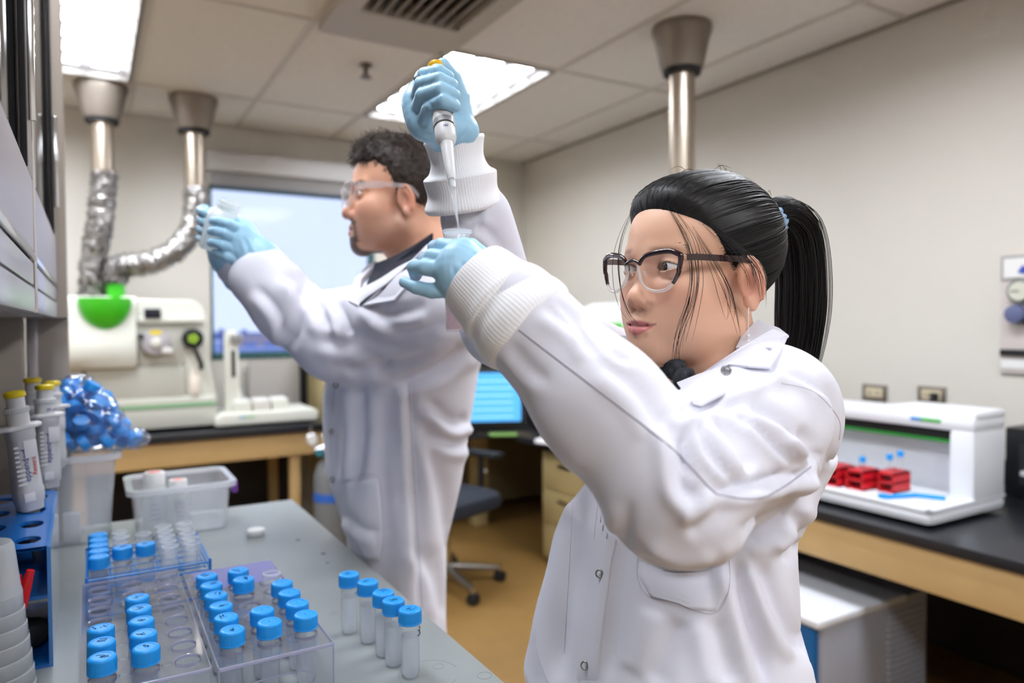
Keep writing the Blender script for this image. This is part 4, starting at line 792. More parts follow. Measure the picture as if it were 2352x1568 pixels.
# ================================================================== implicit surfaces for bodies, coats and gloves
class Field:
    def __init__(s, xs, ys, zs):
        s.ax = [np.asarray(a, np.float32) for a in (xs, ys, zs)]; s.F = np.full([len(a) for a in s.ax], 9., np.float32)
    @classmethod
    def box(c, lo, hi, h, fine=None, fh=None):
        out = []
        for i in range(3):
            if fine is None: out.append(np.arange(lo[i], hi[i]+h, h)); continue
            a, b = fine[0][i], fine[1][i]
            out.append(np.concatenate([np.arange(a, lo[i]-h, -h)[1:][::-1], np.arange(a, b, fh), np.arange(b, hi[i]+h, h)]))
        return c(*out)
    def sub(s, lo, hi):
        sl = []
        for i in range(3):
            a = max(0, np.searchsorted(s.ax[i], lo[i])-1); b = min(len(s.ax[i]), np.searchsorted(s.ax[i], hi[i])+1)
            if b-a < 2: return None, None
            sl.append(slice(a, b))
        X = s.ax[0][sl[0]][:, None, None]; Y = s.ax[1][sl[1]][None, :, None]; Z = s.ax[2][sl[2]][None, None, :]
        return tuple(sl), (X, Y, Z)
    def put(s, sl, d, k, cut=False):
        A = s.F[sl]
        if cut:
            a, b = -A, d
            if k <= 0: r = np.minimum(a, b)
            else: h = np.clip(.5+.5*(b-a)/k, 0, 1); r = b*(1-h)+a*h-k*h*(1-h)
            s.F[sl] = -r
        else:
            if k <= 0: s.F[sl] = np.minimum(A, d)
            else: h = np.clip(.5+.5*(d-A)/k, 0, 1); s.F[sl] = d*(1-h)+A*h-k*h*(1-h)
    def cone(s, a, b, ra, rb=None, k=.01, cut=False):
        rb = ra if rb is None else rb; a = np.asarray(a, float); b = np.asarray(b, float); m = max(ra, rb)+k*1.2+.012
        sl, P = s.sub(np.minimum(a, b)-m, np.maximum(a, b)+m)
        if sl is None: return
        ab = b-a; L = ab@ab+1e-12
        t = np.clip(((P[0]-a[0])*ab[0]+(P[1]-a[1])*ab[1]+(P[2]-a[2])*ab[2])/L, 0, 1)
        d = np.sqrt((P[0]-a[0]-t*ab[0])**2+(P[1]-a[1]-t*ab[1])**2+(P[2]-a[2]-t*ab[2])**2)-(ra+t*(rb-ra)); s.put(sl, d.astype(np.float32), k, cut)
    def chain(s, pts, rs, k=.006, cut=False):
        for i in range(len(pts)-1): s.cone(pts[i], pts[i+1], rs[i], rs[i+1], k, cut)
    def ell(s, c, r, R=None, k=.01, cut=False):
        c = np.asarray(c, float); r = np.asarray(r, float); m = max(r)+k*1.2+.012; sl, P = s.sub(c-m, c+m)
        if sl is None: return
        q = [P[i]-c[i] for i in range(3)]
        if R is not None: q = [q[0]*R[0][j]+q[1]*R[1][j]+q[2]*R[2][j] for j in range(3)]
        k0 = np.sqrt((q[0]/r[0])**2+(q[1]/r[1])**2+(q[2]/r[2])**2); k1 = np.sqrt((q[0]/r[0]**2)**2+(q[1]/r[1]**2)**2+(q[2]/r[2]**2)**2)+1e-9
        s.put(sl, (k0*(k0-1)/k1).astype(np.float32), k, cut)
    def column(s, zs, cx, cy, rl, rf, ang, k=.03, fold=None, p=2.0):
        """a standing column with elliptic sections; ang: direction of its front"""
        zs = np.asarray(zs, float); R = max(max(rl), max(rf))+.08
        sl, P = s.sub((min(cx)-R, min(cy)-R, zs[0]-.05), (max(cx)+R, max(cy)+R, zs[-1]+.05))
        z = P[2]; X = P[0]-np.interp(z, zs, cx); Y = P[1]-np.interp(z, zs, cy); a = np.interp(z, zs, ang if hasattr(ang, '__len__') else [ang]*len(zs))
        f = X*np.cos(a)+Y*np.sin(a); l = -X*np.sin(a)+Y*np.cos(a); A = np.interp(z, zs, rl); B = np.interp(z, zs, rf)
        if fold is not None: q = 1+fold(np.arctan2(l/A, f/B), z); A = A*q; B = B*q
        e = (np.abs(l/A)**p+np.abs(f/B)**p)**(1/p)
        d = (e-1)*np.minimum(A, B)*.95; d = np.maximum(d, np.maximum(zs[0]-z, z-zs[-1])); s.put(sl, d.astype(np.float32), k)
    def mesh(s):
        F = s.F; I = F < 0; n = F.shape; c = np.zeros([m-1 for m in n], np.uint8)
        for a in (0, 1):
            for b in (0, 1):
                for d in (0, 1): c += I[a:n[0]-1+a, b:n[1]-1+b, d:n[2]-1+d]
        act = (c > 0) & (c < 8); ijk = np.argwhere(act); idx = np.full(act.shape, -1, np.int64); idx[act] = np.arange(len(ijk))
        acc = np.zeros((len(ijk), 3)); cnt = np.zeros(len(ijk)); co = [(a, b, d) for a in (0, 1) for b in (0, 1) for d in (0, 1)]
        val = {q: F[ijk[:, 0]+q[0], ijk[:, 1]+q[1], ijk[:, 2]+q[2]].astype(float) for q in co}
        for q in co:
            for ax in range(3):
                if q[ax]: continue
                w = list(q); w[ax] = 1; va, vb = val[q], val[tuple(w)]; m = (va < 0) != (vb < 0); t = np.where(m, va/(va-vb+1e-20), 0)
                off = np.array(q, float)[None]+0*acc; off[:, ax] = t; acc[m] += off[m]; cnt[m] += 1
        v = ijk+acc/np.maximum(cnt, 1)[:, None]
        V = np.stack([np.interp(v[:, i], np.arange(n[i]), s.ax[i].astype(float)) for i in range(3)], 1)
        Q = []
        for ax in range(3):
            sl0 = [slice(None)]*3; sl1 = [slice(None)]*3; sl0[ax] = slice(0, -1); sl1[ax] = slice(1, None)
            e = I[tuple(sl0)] != I[tuple(sl1)]; E = np.argwhere(e); o1, o2 = [(1, 2), (2, 0), (0, 1)][ax]
            E = E[(E[:, o1] > 0) & (E[:, o2] > 0) & (E[:, o1] < n[o1]-1) & (E[:, o2] < n[o2]-1)]
            d1 = np.zeros(3, int); d1[o1] = 1; d2 = np.zeros(3, int); d2[o2] = 1
            q = np.stack([idx[tuple((E-x).T)] for x in (d1+d2, d2, 0*d1, d1)], 1); flip = ~I[tuple(E.T)]; q[flip] = q[flip][:, ::-1]; Q.append(q)
        Q = np.concatenate(Q); Q = Q[(Q >= 0).all(1)]
        return V, Q
def relax(V, Q, n=1, f=.5):
    e = np.concatenate([Q[:, [0, 1]], Q[:, [1, 2]], Q[:, [2, 3]], Q[:, [3, 0]]]); e = np.concatenate([e, e[:, ::-1]])
    for _ in range(n):
        cnt = np.bincount(e[:, 0], minlength=len(V)).astype(float)
        A = np.stack([np.bincount(e[:, 0], V[e[:, 1], i], len(V)) for i in range(3)], 1)/np.maximum(cnt, 1)[:, None]; V = V+f*(A-V)
    return V
def normals(V, Q):
    n = np.cross(V[Q[:, 2]]-V[Q[:, 0]], V[Q[:, 3]]-V[Q[:, 1]]); N = np.zeros_like(V)
    for i in range(4):
        for j in range(3): N[:, j] += np.bincount(Q[:, i], n[:, j], len(V))
    return N/(np.linalg.norm(N, axis=1)[:, None]+1e-12)
def creases(V, Q, folds):
    """press real folds into a cloth surface along lines read off the photograph; (points, width px, depth m, skew)"""
    N = normals(V, Q); pr = project(V); face = ((V-CC)*N).sum(1) < 0
    disp = np.zeros(len(V))
    for pts, w, dep in folds:
        pts = np.asarray(pts, float)
        if len(pts) > 2: pts = spline(pts, len(pts)*6)
        best = np.full(len(V), 1e9); bt = np.zeros(len(V)); sd = np.zeros(len(V)); n = len(pts)-1
        lo = pts.min(0)-3*w; hi = pts.max(0)+3*w; m = np.where(face & (pr[:, 0] > lo[0]) & (pr[:, 0] < hi[0]) & (pr[:, 1] > lo[1]) & (pr[:, 1] < hi[1]))[0]
        if not len(m): continue
        P = pr[m, :2]; B = np.full(len(m), 1e9); T = np.zeros(len(m)); SG = np.zeros(len(m))
        for i in range(n):
            a, b = pts[i], pts[i+1]; ab = b-a; t = np.clip(((P-a)@ab)/(ab@ab+1e-9), 0, 1); q = P-a-t[:, None]*ab; d = np.hypot(q[:, 0], q[:, 1]); u = d < B
            B[u] = d[u]; T[u] = (i+t[u])/n; SG[u] = np.sign(ab[0]*(P[u, 1]-a[1])-ab[1]*(P[u, 0]-a[0]))
        x = SG*B/w; env = np.clip(np.minimum(T, 1-T)*5+.15, 0, 1)
        disp[m] += dep*env*(-np.exp(-(x*1.6)**2)+.75*np.exp(-((x-1.05)/.75)**2))
    return V+N*disp[:, None]
def skin_obj(name, V, Q, m, parent, colors=None):
    me = bpy.data.meshes.new(name); me.vertices.add(len(V)); me.vertices.foreach_set('co', V.astype(np.float32).ravel())
    me.loops.add(Q.size); me.loops.foreach_set('vertex_index', Q.astype(np.int32).ravel()); me.polygons.add(len(Q)); me.polygons.foreach_set('loop_start', np.arange(0, Q.size, 4, dtype=np.int32))
    me.polygons.foreach_set('use_smooth', np.ones(len(Q), bool)); me.update(); me.validate()
    me.materials.append(m); o = bpy.data.objects.new(name, me); C.objects.link(o)
    if colors is not None:
        ca = me.color_attributes.new('tint', 'FLOAT_COLOR', 'POINT'); c4 = np.concatenate([colors, np.ones((len(V), 1))], 1).astype(np.float32); ca.data.foreach_set('color', c4.ravel())
    if parent: adopt(o, parent, True)
    return o
def strands(name, paths, r, m, parent, seg=3, taper=.12):
    V = []; Fc = []
    for p in paths:
        n = len(p); v, f = s_tube(p, [r*(1-(1-taper)*abs(2*i/(n-1)-1)**2) for i in range(n)], seg); o = len(V); V += v; Fc += [tuple(i+o for i in q) for q in f]
    o = obj(name, (V, Fc), m, parent, smooth='all', world=True); o['kind'] = 'stuff'; return o
def frame(face, pitch=0, roll=0, base=None):
    """axes (left, forward, up) of somebody who faces the horizontal direction `face`"""
    f = np.asarray(face, float); f = f/np.linalg.norm(f); u = np.array([0, 0, 1.]); l = np.cross(u, f)
    f2 = f*math.cos(pitch)+u*math.sin(pitch); u2 = u*math.cos(pitch)-f*math.sin(pitch)
    l2 = l*math.cos(roll)+u2*math.sin(roll); u3 = u2*math.cos(roll)-l*math.sin(roll)
    return np.stack([l2, f2, u3], 1)
def cam_dir(lat, dep): v = _rt*lat+_fw*dep; return v/np.linalg.norm(v)
from mathutils.bvhtree import BVHTree
class Cloth:
    """looks up points on a finished surface"""
    def __init__(s, V, Q): s.t = BVHTree.FromPolygons([tuple(p) for p in V], [tuple(int(i) for i in q) for q in Q])
    def hit(s, x, y, off=.0):
        d = at(x, y, 1)-CC; d /= np.linalg.norm(d); p, n, i, t = s.t.ray_cast(Vector(CC), Vector(d))
        if p is None: return None
        n = np.array(n); n = n if n@d < 0 else -n; return np.array(p)+n*off
    def line(s, pts, n=30, off=.0005):
        P = [s.hit(x, y, off) for x, y in spline(pts, n)]; return [p for p in P if p is not None]
    def patch(s, name, poly, th, m, parent, nu=22, nv=22):
        """a sewn-on piece: four-sided grid poly (tl, tr, br, bl edge points) laid on the cloth"""
        tl, tr, br, bl = map(np.asarray, poly); V = {}; Fc = []; Vs = []
        for i in range(nu+1):
            for j in range(nv+1):
                u, v = i/nu, j/nv; q = (tl*(1-u)+tr*u)*(1-v)+(bl*(1-u)+br*u)*v; e = min(u, 1-u, v, 1-v)
                p = s.hit(q[0], q[1], th if e > 0 else -.001)
                if p is not None: V[i, j] = len(Vs); Vs.append(p)
        for i in range(nu):
            for j in range(nv):
                k = [(i, j), (i, j+1), (i+1, j+1), (i+1, j)]
                if all(q in V for q in k):
                    ids = [V[q] for q in k]; ds = [np.linalg.norm(Vs[ids[a]]-Vs[ids[(a+1) % 4]]) for a in range(4)]
                    if max(ds) < .05: Fc.append(ids)
        return obj(name, (Vs, Fc), m, parent, smooth='all', world=True)
# ------------------------------------------------------------------ heads
M_skin = mat('skin', '#d9a184', .48, attr='tint', sss=.12, bump=.05, bscale=900)
M_eye = mat('eye_white', '#e8e4e2', .15, coat=.5); M_iris = mat('iris_dark', '#22160f', .1, coat=1.0)
def head_sdf(G, O, R, s, man=False, neck_to=None):
    T = lambda *p: O+R@(np.array(p, float)*s)
    E = lambda c, r, k=.01, cut=False, Rl=None: G.ell(T(*c), np.array(r)*s, R if Rl is None else R@Rl, k*s, cut)
    K = lambda a, b, ra, rb=None, k=.01, cut=False: G.cone(T(*a), T(*b), ra*s, None if rb is None else rb*s, k*s, cut)
    j = 1.06 if man else 1.0
    E((0, -.003, .032), (.0735, .094, .077)); E((0, .030, .030), (.061, .061, .058), .02); E((0, .040, -.035), (.057, .052, .064), .02)
    for q in (-1, 1):
        E((q*.036, .055, -.030), (.028, .030, .026) if not man else (.027, .028, .024), .02); E((q*.030, .050, -.060), (.028, .033, .030), .02)
        K((q*.048*j, .004, -.060), (q*.014, .073, -.093), .018*j, .0155*j, .024)
    E((0, .077, -.092), (.020*j, .016*j, .016*j), .015); E((0, .068, -.064), (.030, .028, .026), .02)
    for q in (-1, 1):
        E((q*.031, .097, .000), (.019, .014, .0115), .014, True)
        K((q*.012, .086 if not man else .089, .014), (q*.044, .073, .016), .006, .005, .016)
    if man:
        K((0, .088, .004), (0, .103, -.030), .0075, .0085, .012); E((0, .104, -.036), (.0095, .010, .0095), k=.008)
    else:
        K((0, .084, .002), (0, .096, -.030), .006, .0085, .014); E((0, .0995, -.0355), (.0098, .0095, .0092), k=.009)
    for q in (-1, 1):
        E((q*.0115, .092, -.040), (.0078, .0090, .0075), .006); E((q*.0062, .0985, -.0475), (.0036, .0042, .0030), .003, True)
    for q in (-1, 1):
        K((q*.004, .0962, -.0600), (q*.024, .0825, -.0635), .0038, .0016, .005); K((q*.0, .0945, -.0720), (q*.013, .0905, -.0710), .0050, .0042, .005); K((q*.013, .0905, -.0715), (q*.0245, .0825, -.0645), .0042, .0014, .005)
        K((0, .1015, -.0662), (q*.012, .0972, -.0665), .0013, .0013, .002, True); K((q*.012, .0972, -.0665), (q*.0268, .0815, -.0632), .0013, .0010, .002, True)
        # eyelids and the opening between them
        c = np.array((q*.0315, .0765, -.001)); G.ell(T(*c), np.array((.0142, .0138, .0132))*s, R, .004*s)
        sl, P = G.sub(T(*c)-.025*s, T(*c)+.025*s); d = [P[i]-T(*c)[i] for i in range(3)]; L = [(d[0]*R[0, i]+d[1]*R[1, i]+d[2]*R[2, i])/s for i in range(3)]
        w = .0142; lx = L[0]*q; sh = np.clip(1-(lx/w)**2, -1, 1); up_, dn = (.0045 if man else .0046)*sh+.0012*lx/w, -.0036*sh+.0012*lx/w
        op = np.maximum.reduce([np.abs(lx)-w, L[2]-up_, dn-L[2], .004-L[1]]); G.put(sl, (op*s).astype(np.float32), .0006*s, True)
        # ear
        t = math.radians(-14); Rl = np.array([[1, 0, 0], [0, math.cos(t), -math.sin(t)], [0, math.sin(t), math.cos(t)]]); a = -math.radians(22)*q
        Ra = np.array([[math.cos(a), math.sin(a), 0], [-math.sin(a), math.cos(a), 0], [0, 0, 1]]); Rl = Ra@Rl
        ec = np.array((q*.0745, .002, -.014)); E(tuple(ec), (.0055, .0140, .0275), .005, False, Rl); e2 = ec+Rl@np.array((q*.0060, .0025, -.001)); E(tuple(e2), (.0062, .0080, .0150), .003, True, Rl)
        ring = [ec+Rl@np.array((q*.0035, -.0132*math.cos(u), .0262*math.sin(u)+.001)) for u in np.linspace(-.9, 3.6, 14)]
        for i in range(13): K(tuple(ring[i]), tuple(ring[i+1]), .0027, .0027, .0022)
        K(tuple(ec+Rl@np.array((q*.001, .006, -.022))), tuple(ec+Rl@np.array((q*.001, .004, -.027))), .0058, .0050, .006)
    if neck_to is not None:
        G.cone(T(0, -.018, -.055), neck_to, .050*s*(1.12 if man else .92), .058*s*(1.12 if man else .95), .022*s)
    return T
def head_tint(V, O, R, s, skin, lip, man=False):
    L = ((V-O)@R)/s; l, f, u = L[:, 0], L[:, 1], L[:, 2]; c = np.tile(np.array(srgb(skin)), (len(V), 1)); h = np.linalg.norm(L, axis=1) < .16
    def mix(m, col): c[:] = c*(1-m[:, None])+np.array(srgb(col))*m[:, None]
    ch = np.exp(-(((np.abs(l)-.042)/.022)**2+((u+.032)/.018)**2))*(f > .02)*.30; mix(ch, '#cf7a66')
    no = np.exp(-((l/.014)**2+((u+.038)/.012)**2))*(f > .08)*.30; mix(no, '#cc7a66'); er = np.clip((np.abs(l)-.070)/.006, 0, 1)*np.exp(-((u+.014)/.026)**4)*np.exp(-((f-.0)/.03)**4)*.35*h; mix(er, '#d77a66')
    lid = np.exp(-(((np.abs(l)-.0315)/.016)**2+((u+.0)/.009)**2))*(f > .07)*.35; mix(lid, '#8f5a48')
    # lips
    w = .0255; t = np.clip(np.abs(l)/w, 0, 1); top = -.0588-.0045*t**1.5+.0012*np.exp(-(l/.005)**2)*-1; bot = -.0775+.0140*t**2
    lp = np.clip((top-u)/.0015, 0, 1)*np.clip((u-bot)/.0015, 0, 1)*(np.abs(l) < w)*(f > .075); mix(lp*.85, lip)
    mo = np.exp(-((u+.0664-.0030*(l/.026)**2)/.0012)**2)*(np.abs(l) < .026)*(f > .075)*.6; mix(mo, '#5a2722')
    return c, L
def eyes(O, R, s, parent, look):
    for q in (-1, 1):
        c = O+R@(np.array((q*.0315, .0765, -.001))*s); v, f = s_lathe([(.0121*s*math.sin(a), -.0121*s*math.cos(a)) for a in np.linspace(0, math.pi, 17)], 24)
        e = obj('eyeball', (np.array(v)+c, f), M_eye, parent, smooth='all', world=True)
        d = look/np.linalg.norm(look); a = np.array([0, 0, 1.]); n1 = np.cross(d, a); n1 /= np.linalg.norm(n1); n2 = np.cross(n1, d); V = [c+d*.0124*s]; 
        for r in (.003, .0062):
            for k in range(20): th = 2*math.pi*k/20; V.append(c+(d*math.sqrt(.0123**2-r*r)+(n1*math.cos(th)+n2*math.sin(th))*r)*s*1.01)
        Fc = [(0, 1+k, 1+(k+1) % 20) for k in range(20)]+[(1+k, 21+k, 21+(k+1) % 20, 1+(k+1) % 20) for k in range(20)]
        i = obj('iris', (V, Fc), M_iris, e, smooth='all'); i.matrix_parent_inverse = e.matrix_parent_inverse.copy(); i.matrix_parent_inverse = Matrix.Identity(4)
# ================================================================== the woman
M_coat = mat('coat_cloth', '#e2e1ec', .85, bump=.12, bscale=1400, spec=.25, sheen=.15); M_cuff = mat('knit_cuff', '#fbfbff', .9, bump=.06, bscale=900, spec=.2)
M_glove = mat('nitrile_glove', '#a2cfea', .42, bump=.12, bscale=260, spec=.45, var=.06, vscale=60)
M_seam = mat('seam_thread', '#cdcad6', .9); M_hair = mat('black_hair', '#110d0f', .5, spec=.4); M_snap = mat('snap_steel', '#a5a3a6', .25, metal=1)
M_trouser = mat('dark_trousers', '#23252e', .9); M_shoe = mat('dark_shoe', '#17171a', .5)
WT = np.array([.238, .90]); wO = _rt*.238+_fw*.90
WF = cam_dir(-.862, -.507)                     # where her head faces
wR = frame(WF, math.radians(1.5), math.radians(-2.0)); wS = 1.05
eye_w = at(1515, 611, .832); wO = np.array([wO[0], wO[1], eye_w[2]-.002])
w_ground = np.array([wO[0]+.02, wO[1]+.0, 0])
wm = thing('person', 'woman in a white lab coat and glasses pipetting into a raised tube', 'person', tuple(w_ground))
wm_l = cam_dir(.26, -.966)                    # shoulder line, towards her left
neck = wO-WF*.035+np.array([0, 0, -.165*wS]); mid = neck+np.array([0, 0, -.045])
shL = at(1768, 945, .785); shR = mid*2-shL; shR[2] = shL[2]+.01
shR = _rt*.209+_fw*1.055+np.array([0, 0, shL[2]])
elL, wrL = at(1562, 1128, .610), at(1130, 655, .690); elR, wrR = at(1160, 742, 1.0), at(1046, 330, .925)
# ---- body: one continuous skin from head to feet
T0 = lambda *p: wO+wR@(np.array(p, float)*wS)
lo = np.array([min(p[i] for p in (shL, shR, elL, elR, wrL, wrR, wO)) for i in range(3)])-.14; hi = np.array([max(p[i] for p in (shL, shR, elL, elR, wrL, wrR, wO)) for i in range(3)])+.14; lo[2] = 0
G = Field.box(lo, hi, .011, (wO-np.array([.125, .125, .125]), wO+np.array([.125, .125, .128])), .0016)
head_sdf(G, wO, wR, wS, False, neck)
G.ell(mid+np.array([0, 0, -.02]), (.10, .10, .07), None, .05)
bot = at(1518, 1500, .90); hipc = np.array([bot[0], bot[1], .82]); chest = mid+np.array([0, 0, -.10])
G.chain([mid+np.array([0, 0, -.06]), at(1545, 1100, .915), at(1518, 1300, .905), hipc], [.075, .075, .075, .075], .05); G.cone(shL, shR, .05, .05, .05)
for a, b, c in ((shL, elL, wrL), (shR, elR, wrR)): G.chain([a, b, c], [.045, .036, .024], .02)
fdir = cam_dir(-.85, -.5); ldir = np.cross([0, 0, 1], fdir)
for q in (-1, 1):
    h = hipc+ldir*q*.075+np.array([0, 0, -.03]); kn_ = np.array([h[0], h[1], .44])+fdir*.015; an = np.array([h[0], h[1], .07]); G.chain([h, kn_, an], [.062, .048, .035], .02); G.cone(an-np.array([0, 0, .03]), an+fdir*.13-np.array([0, 0, .045]), .032, .024, .02)
V, Q = G.mesh(); V = relax(V, Q, 1, .35)
col, L = head_tint(V, wO, wR, wS, '#e8b698', '#cf7478')
# eyebrows as fine tint, lashes as dark lid edge
br = np.exp(-(((np.abs(L[:, 0])-.031)/.017)**4+((L[:, 2]-.0185+.10*np.maximum(0, np.abs(L[:, 0])-.036)+.0)/.0032)**2))*(L[:, 1] > .05); col = col*(1-.55*br[:, None])+np.array(srgb('#3a2620'))*.55*br[:, None]
ls = np.exp(-((np.abs((L[:, 2]+.001)-(.0058*np.clip(1-((np.abs(L[:, 0])-.0315)/.0142)**2, 0, 1)))/.0013)**2))*(np.abs(np.abs(L[:, 0])-.0315) < .0148)*(L[:, 1] > .07); col = col*(1-.85*ls[:, None])+np.array(srgb('#1a1010'))*.85*ls[:, None]
con = np.exp(-(((L[:, 1]-.004)/.008)**2+((L[:, 2]+.015)/.015)**2))*(np.abs(L[:, 0]) > .068)*(np.abs(L[:, 0]) < .0775)*.55; col = col*(1-con[:, None])+np.array(srgb('#a5533f'))*con[:, None]  # shade in the ear hollow, painted into the skin tint
wbody = skin_obj('body', V, Q, M_skin, wm, col)
eyes(wO, wR, wS, wm, (WF+cam_dir(-1, .0)*.5+np.array([0, 0, .02])))
# ---- trousers and shoes
Tr = Field.box(np.array([hipc[0]-.25, hipc[1]-.25, .05]), np.array([hipc[0]+.25, hipc[1]+.25, 1.0]), .012); Tr.cone(hipc+np.array([0, 0, .05]), hipc-np.array([0, 0, .04]), .095, .095, .05)
for q in (-1, 1):
    h = hipc+ldir*q*.075+np.array([0, 0, -.03]); kn_ = np.array([h[0], h[1], .44])+fdir*.015; an = np.array([h[0], h[1], .09]); Tr.chain([h, kn_, an], [.070, .060, .050], .03)
    So = Field.box(an-.2, an+.2, .008); So.ell(an+fdir*.06+np.array([0, 0, -.05]), (.06, .06, .04), None, .02); So.cone(an+np.array([0, 0, -.04]), an+fdir*.13+np.array([0, 0, -.058]), .046, .034, .02); So.F = np.maximum(So.F, -So.ax[2][None, None, :]+0*So.F); V, Q = So.mesh(); skin_obj('shoe', V, Q, M_shoe, wm)
V, Q = Tr.mesh(); skin_obj('trousers', relax(V, Q, 1), Q, M_trouser, wm)
# ---- coat
lo = np.array([min(p[i] for p in (shL, shR, elL, elR, wrL, wrR)) for i in range(3)])-.17; hi = np.array([max(p[i] for p in (shL, shR, elL, elR)) for i in range(3)])+.17
hi = np.maximum(hi, np.maximum(wrL, wrR)+.06); lo[2] = .60; tc = (hipc+mid)/2
ca = math.atan2(fdir[1], fdir[0])
zz = [.60, .87, .95, 1.05, 1.15, 1.24, 1.30, 1.345]
bot = at(1518, 1500, .90); m1 = at(1518, 1300, .905); m2 = at(1545, 1100, .915)
ccx = [bot[0], bot[0], bot[0], m1[0], m2[0], mid[0], mid[0], mid[0]]; ccy = [bot[1], bot[1], bot[1], m1[1], m2[1], mid[1], mid[1], mid[1]]
rl = [.26, .24, .215, .178, .165, .158, .125, .072]; rf = [.116, .119, .150, .130, .116, .104, .088, .066]
K = Field.box(lo, hi, .0042)
wfold = lambda a, z: (.030*np.sin(5*a+2.2+z*2)+.018*np.sin(9*a+1+z*4))*np.clip((1.16-z)/.25, 0, 1)
K.column(zz, ccx, ccy, rl, rf, [ca]*5+[ca-.12, ca-.2, ca-.2], .03, wfold)
# sleeves
fL = elL+(wrL-elL)*.86; fR = elR+(wrR-elR)*.60
K.chain([mid+(shL-mid)*.45+np.array([0, 0, .0]), shL, shL+(elL-shL)*.55, elL], [.055, .066, .064, .057], .035)
K.chain([elL, elL+(fL-elL)*.45, fL], [.057, .0525, .0465], .03)
K.chain([mid+(shR-mid)*.45, shR, elR], [.060, .066, .056], .03); K.chain([elR, fR], [.056, .047], .03)
V, Q = K.mesh(); V = relax(V, Q, 2, .5)
folds = [
 ([(1540, 965), (1560, 1040), (1570, 1120), (1600, 1140)], 30, .010), ([(1640, 950), (1690, 1010), (1730, 1080)], 34, .010),
 ([(1720, 930), (1790, 960), (1870, 1030)], 30, .011), ([(1810, 990), (1850, 1040), (1862, 1055)], 22, .012), ([(1640, 1130), (1760, 1110), (1860, 1070)], 22, .009),
 ([(1390, 830), (1470, 900), (1520, 990)], 36, .006), ([(1560, 1200), (1620, 1160), (1640, 1130)], 30, -.008), ([(1700, 1235), (1780, 1190), (1830, 1130)], 40, .008),
 ([(1900, 880), (1925, 960), (1900, 1060), (1860, 1150)], 26, .010), ([(1640, 880), (1720, 850), (1800, 840)], 26, .007), ([(1560, 950), (1620, 935), (1700, 930)], 22, .008),
 ([(1690, 1290), (1720, 1420), (1760, 1568)], 30, .012), ([(1745, 1290), (1790, 1400), (1850, 1500)], 34, .012), ([(1330, 1100), (1320, 1250), (1290, 1420), (1280, 1560)], 36, .008),
 ([(1440, 1150), (1420, 1350), (1400, 1560)], 26, .005), ([(1560, 1420), (1530, 1500), (1500, 1568)], 50, .007), ([(1640, 1420), (1660, 1500), (1680, 1568)], 40, .006),
 ([(1170, 790), (1210, 840), (1260, 880)], 26, .003), ([(1250, 700), (1330, 760), (1370, 820)], 26, .005),
 ([(1010, 500), (1060, 520), (1110, 480)], 24, .006), ([(1090, 520), (1130, 540), (1165, 590)], 20, .006), ([(1000, 480), (1020, 540), (1015, 570)], 22, .005),
 ([(1600, 960), (1612, 1010), (1640, 1060), (1690, 1110)], 14, .007), ([(1660, 940), (1730, 985), (1800, 1050), (1845, 1060)], 13, .007), ([(1850, 985), (1862, 1010), (1868, 1050)], 10, .006), ([(1570, 985), (1566, 1040), (1590, 1100)], 12, .006), ([(1700, 1120), (1770, 1100), (1830, 1060)], 12, .005),
 ([(1870, 1080), (1840, 1150), (1820, 1190)], 13, .006), ([(1340, 720), (1400, 800), (1450, 830)], 16, .004), ([(1280, 690), (1330, 740), (1350, 800)], 14, .004), ([(1760, 860), (1830, 865), (1900, 910)], 16, .006), ([(1600, 930), (1680, 900), (1760, 870)], 14, .006),
 ([(1480, 1250), (1560, 1290), (1640, 1275)], 30, -.006), ([(1820, 1180), (1840, 1230), (1800, 1290)], 30, .010)]
V = creases(V, Q, folds); V = relax(V, Q, 1, .4)
# a soft all-over unevenness
nz = np.sin(V[:, 0]*55+V[:, 2]*31)*np.sin(V[:, 1]*47-V[:, 2]*22)*.0014; V = V+normals(V, Q)*nz[:, None]
coat = skin_obj('lab_coat', V, Q, M_coat, wm); CL = Cloth(V, Q)
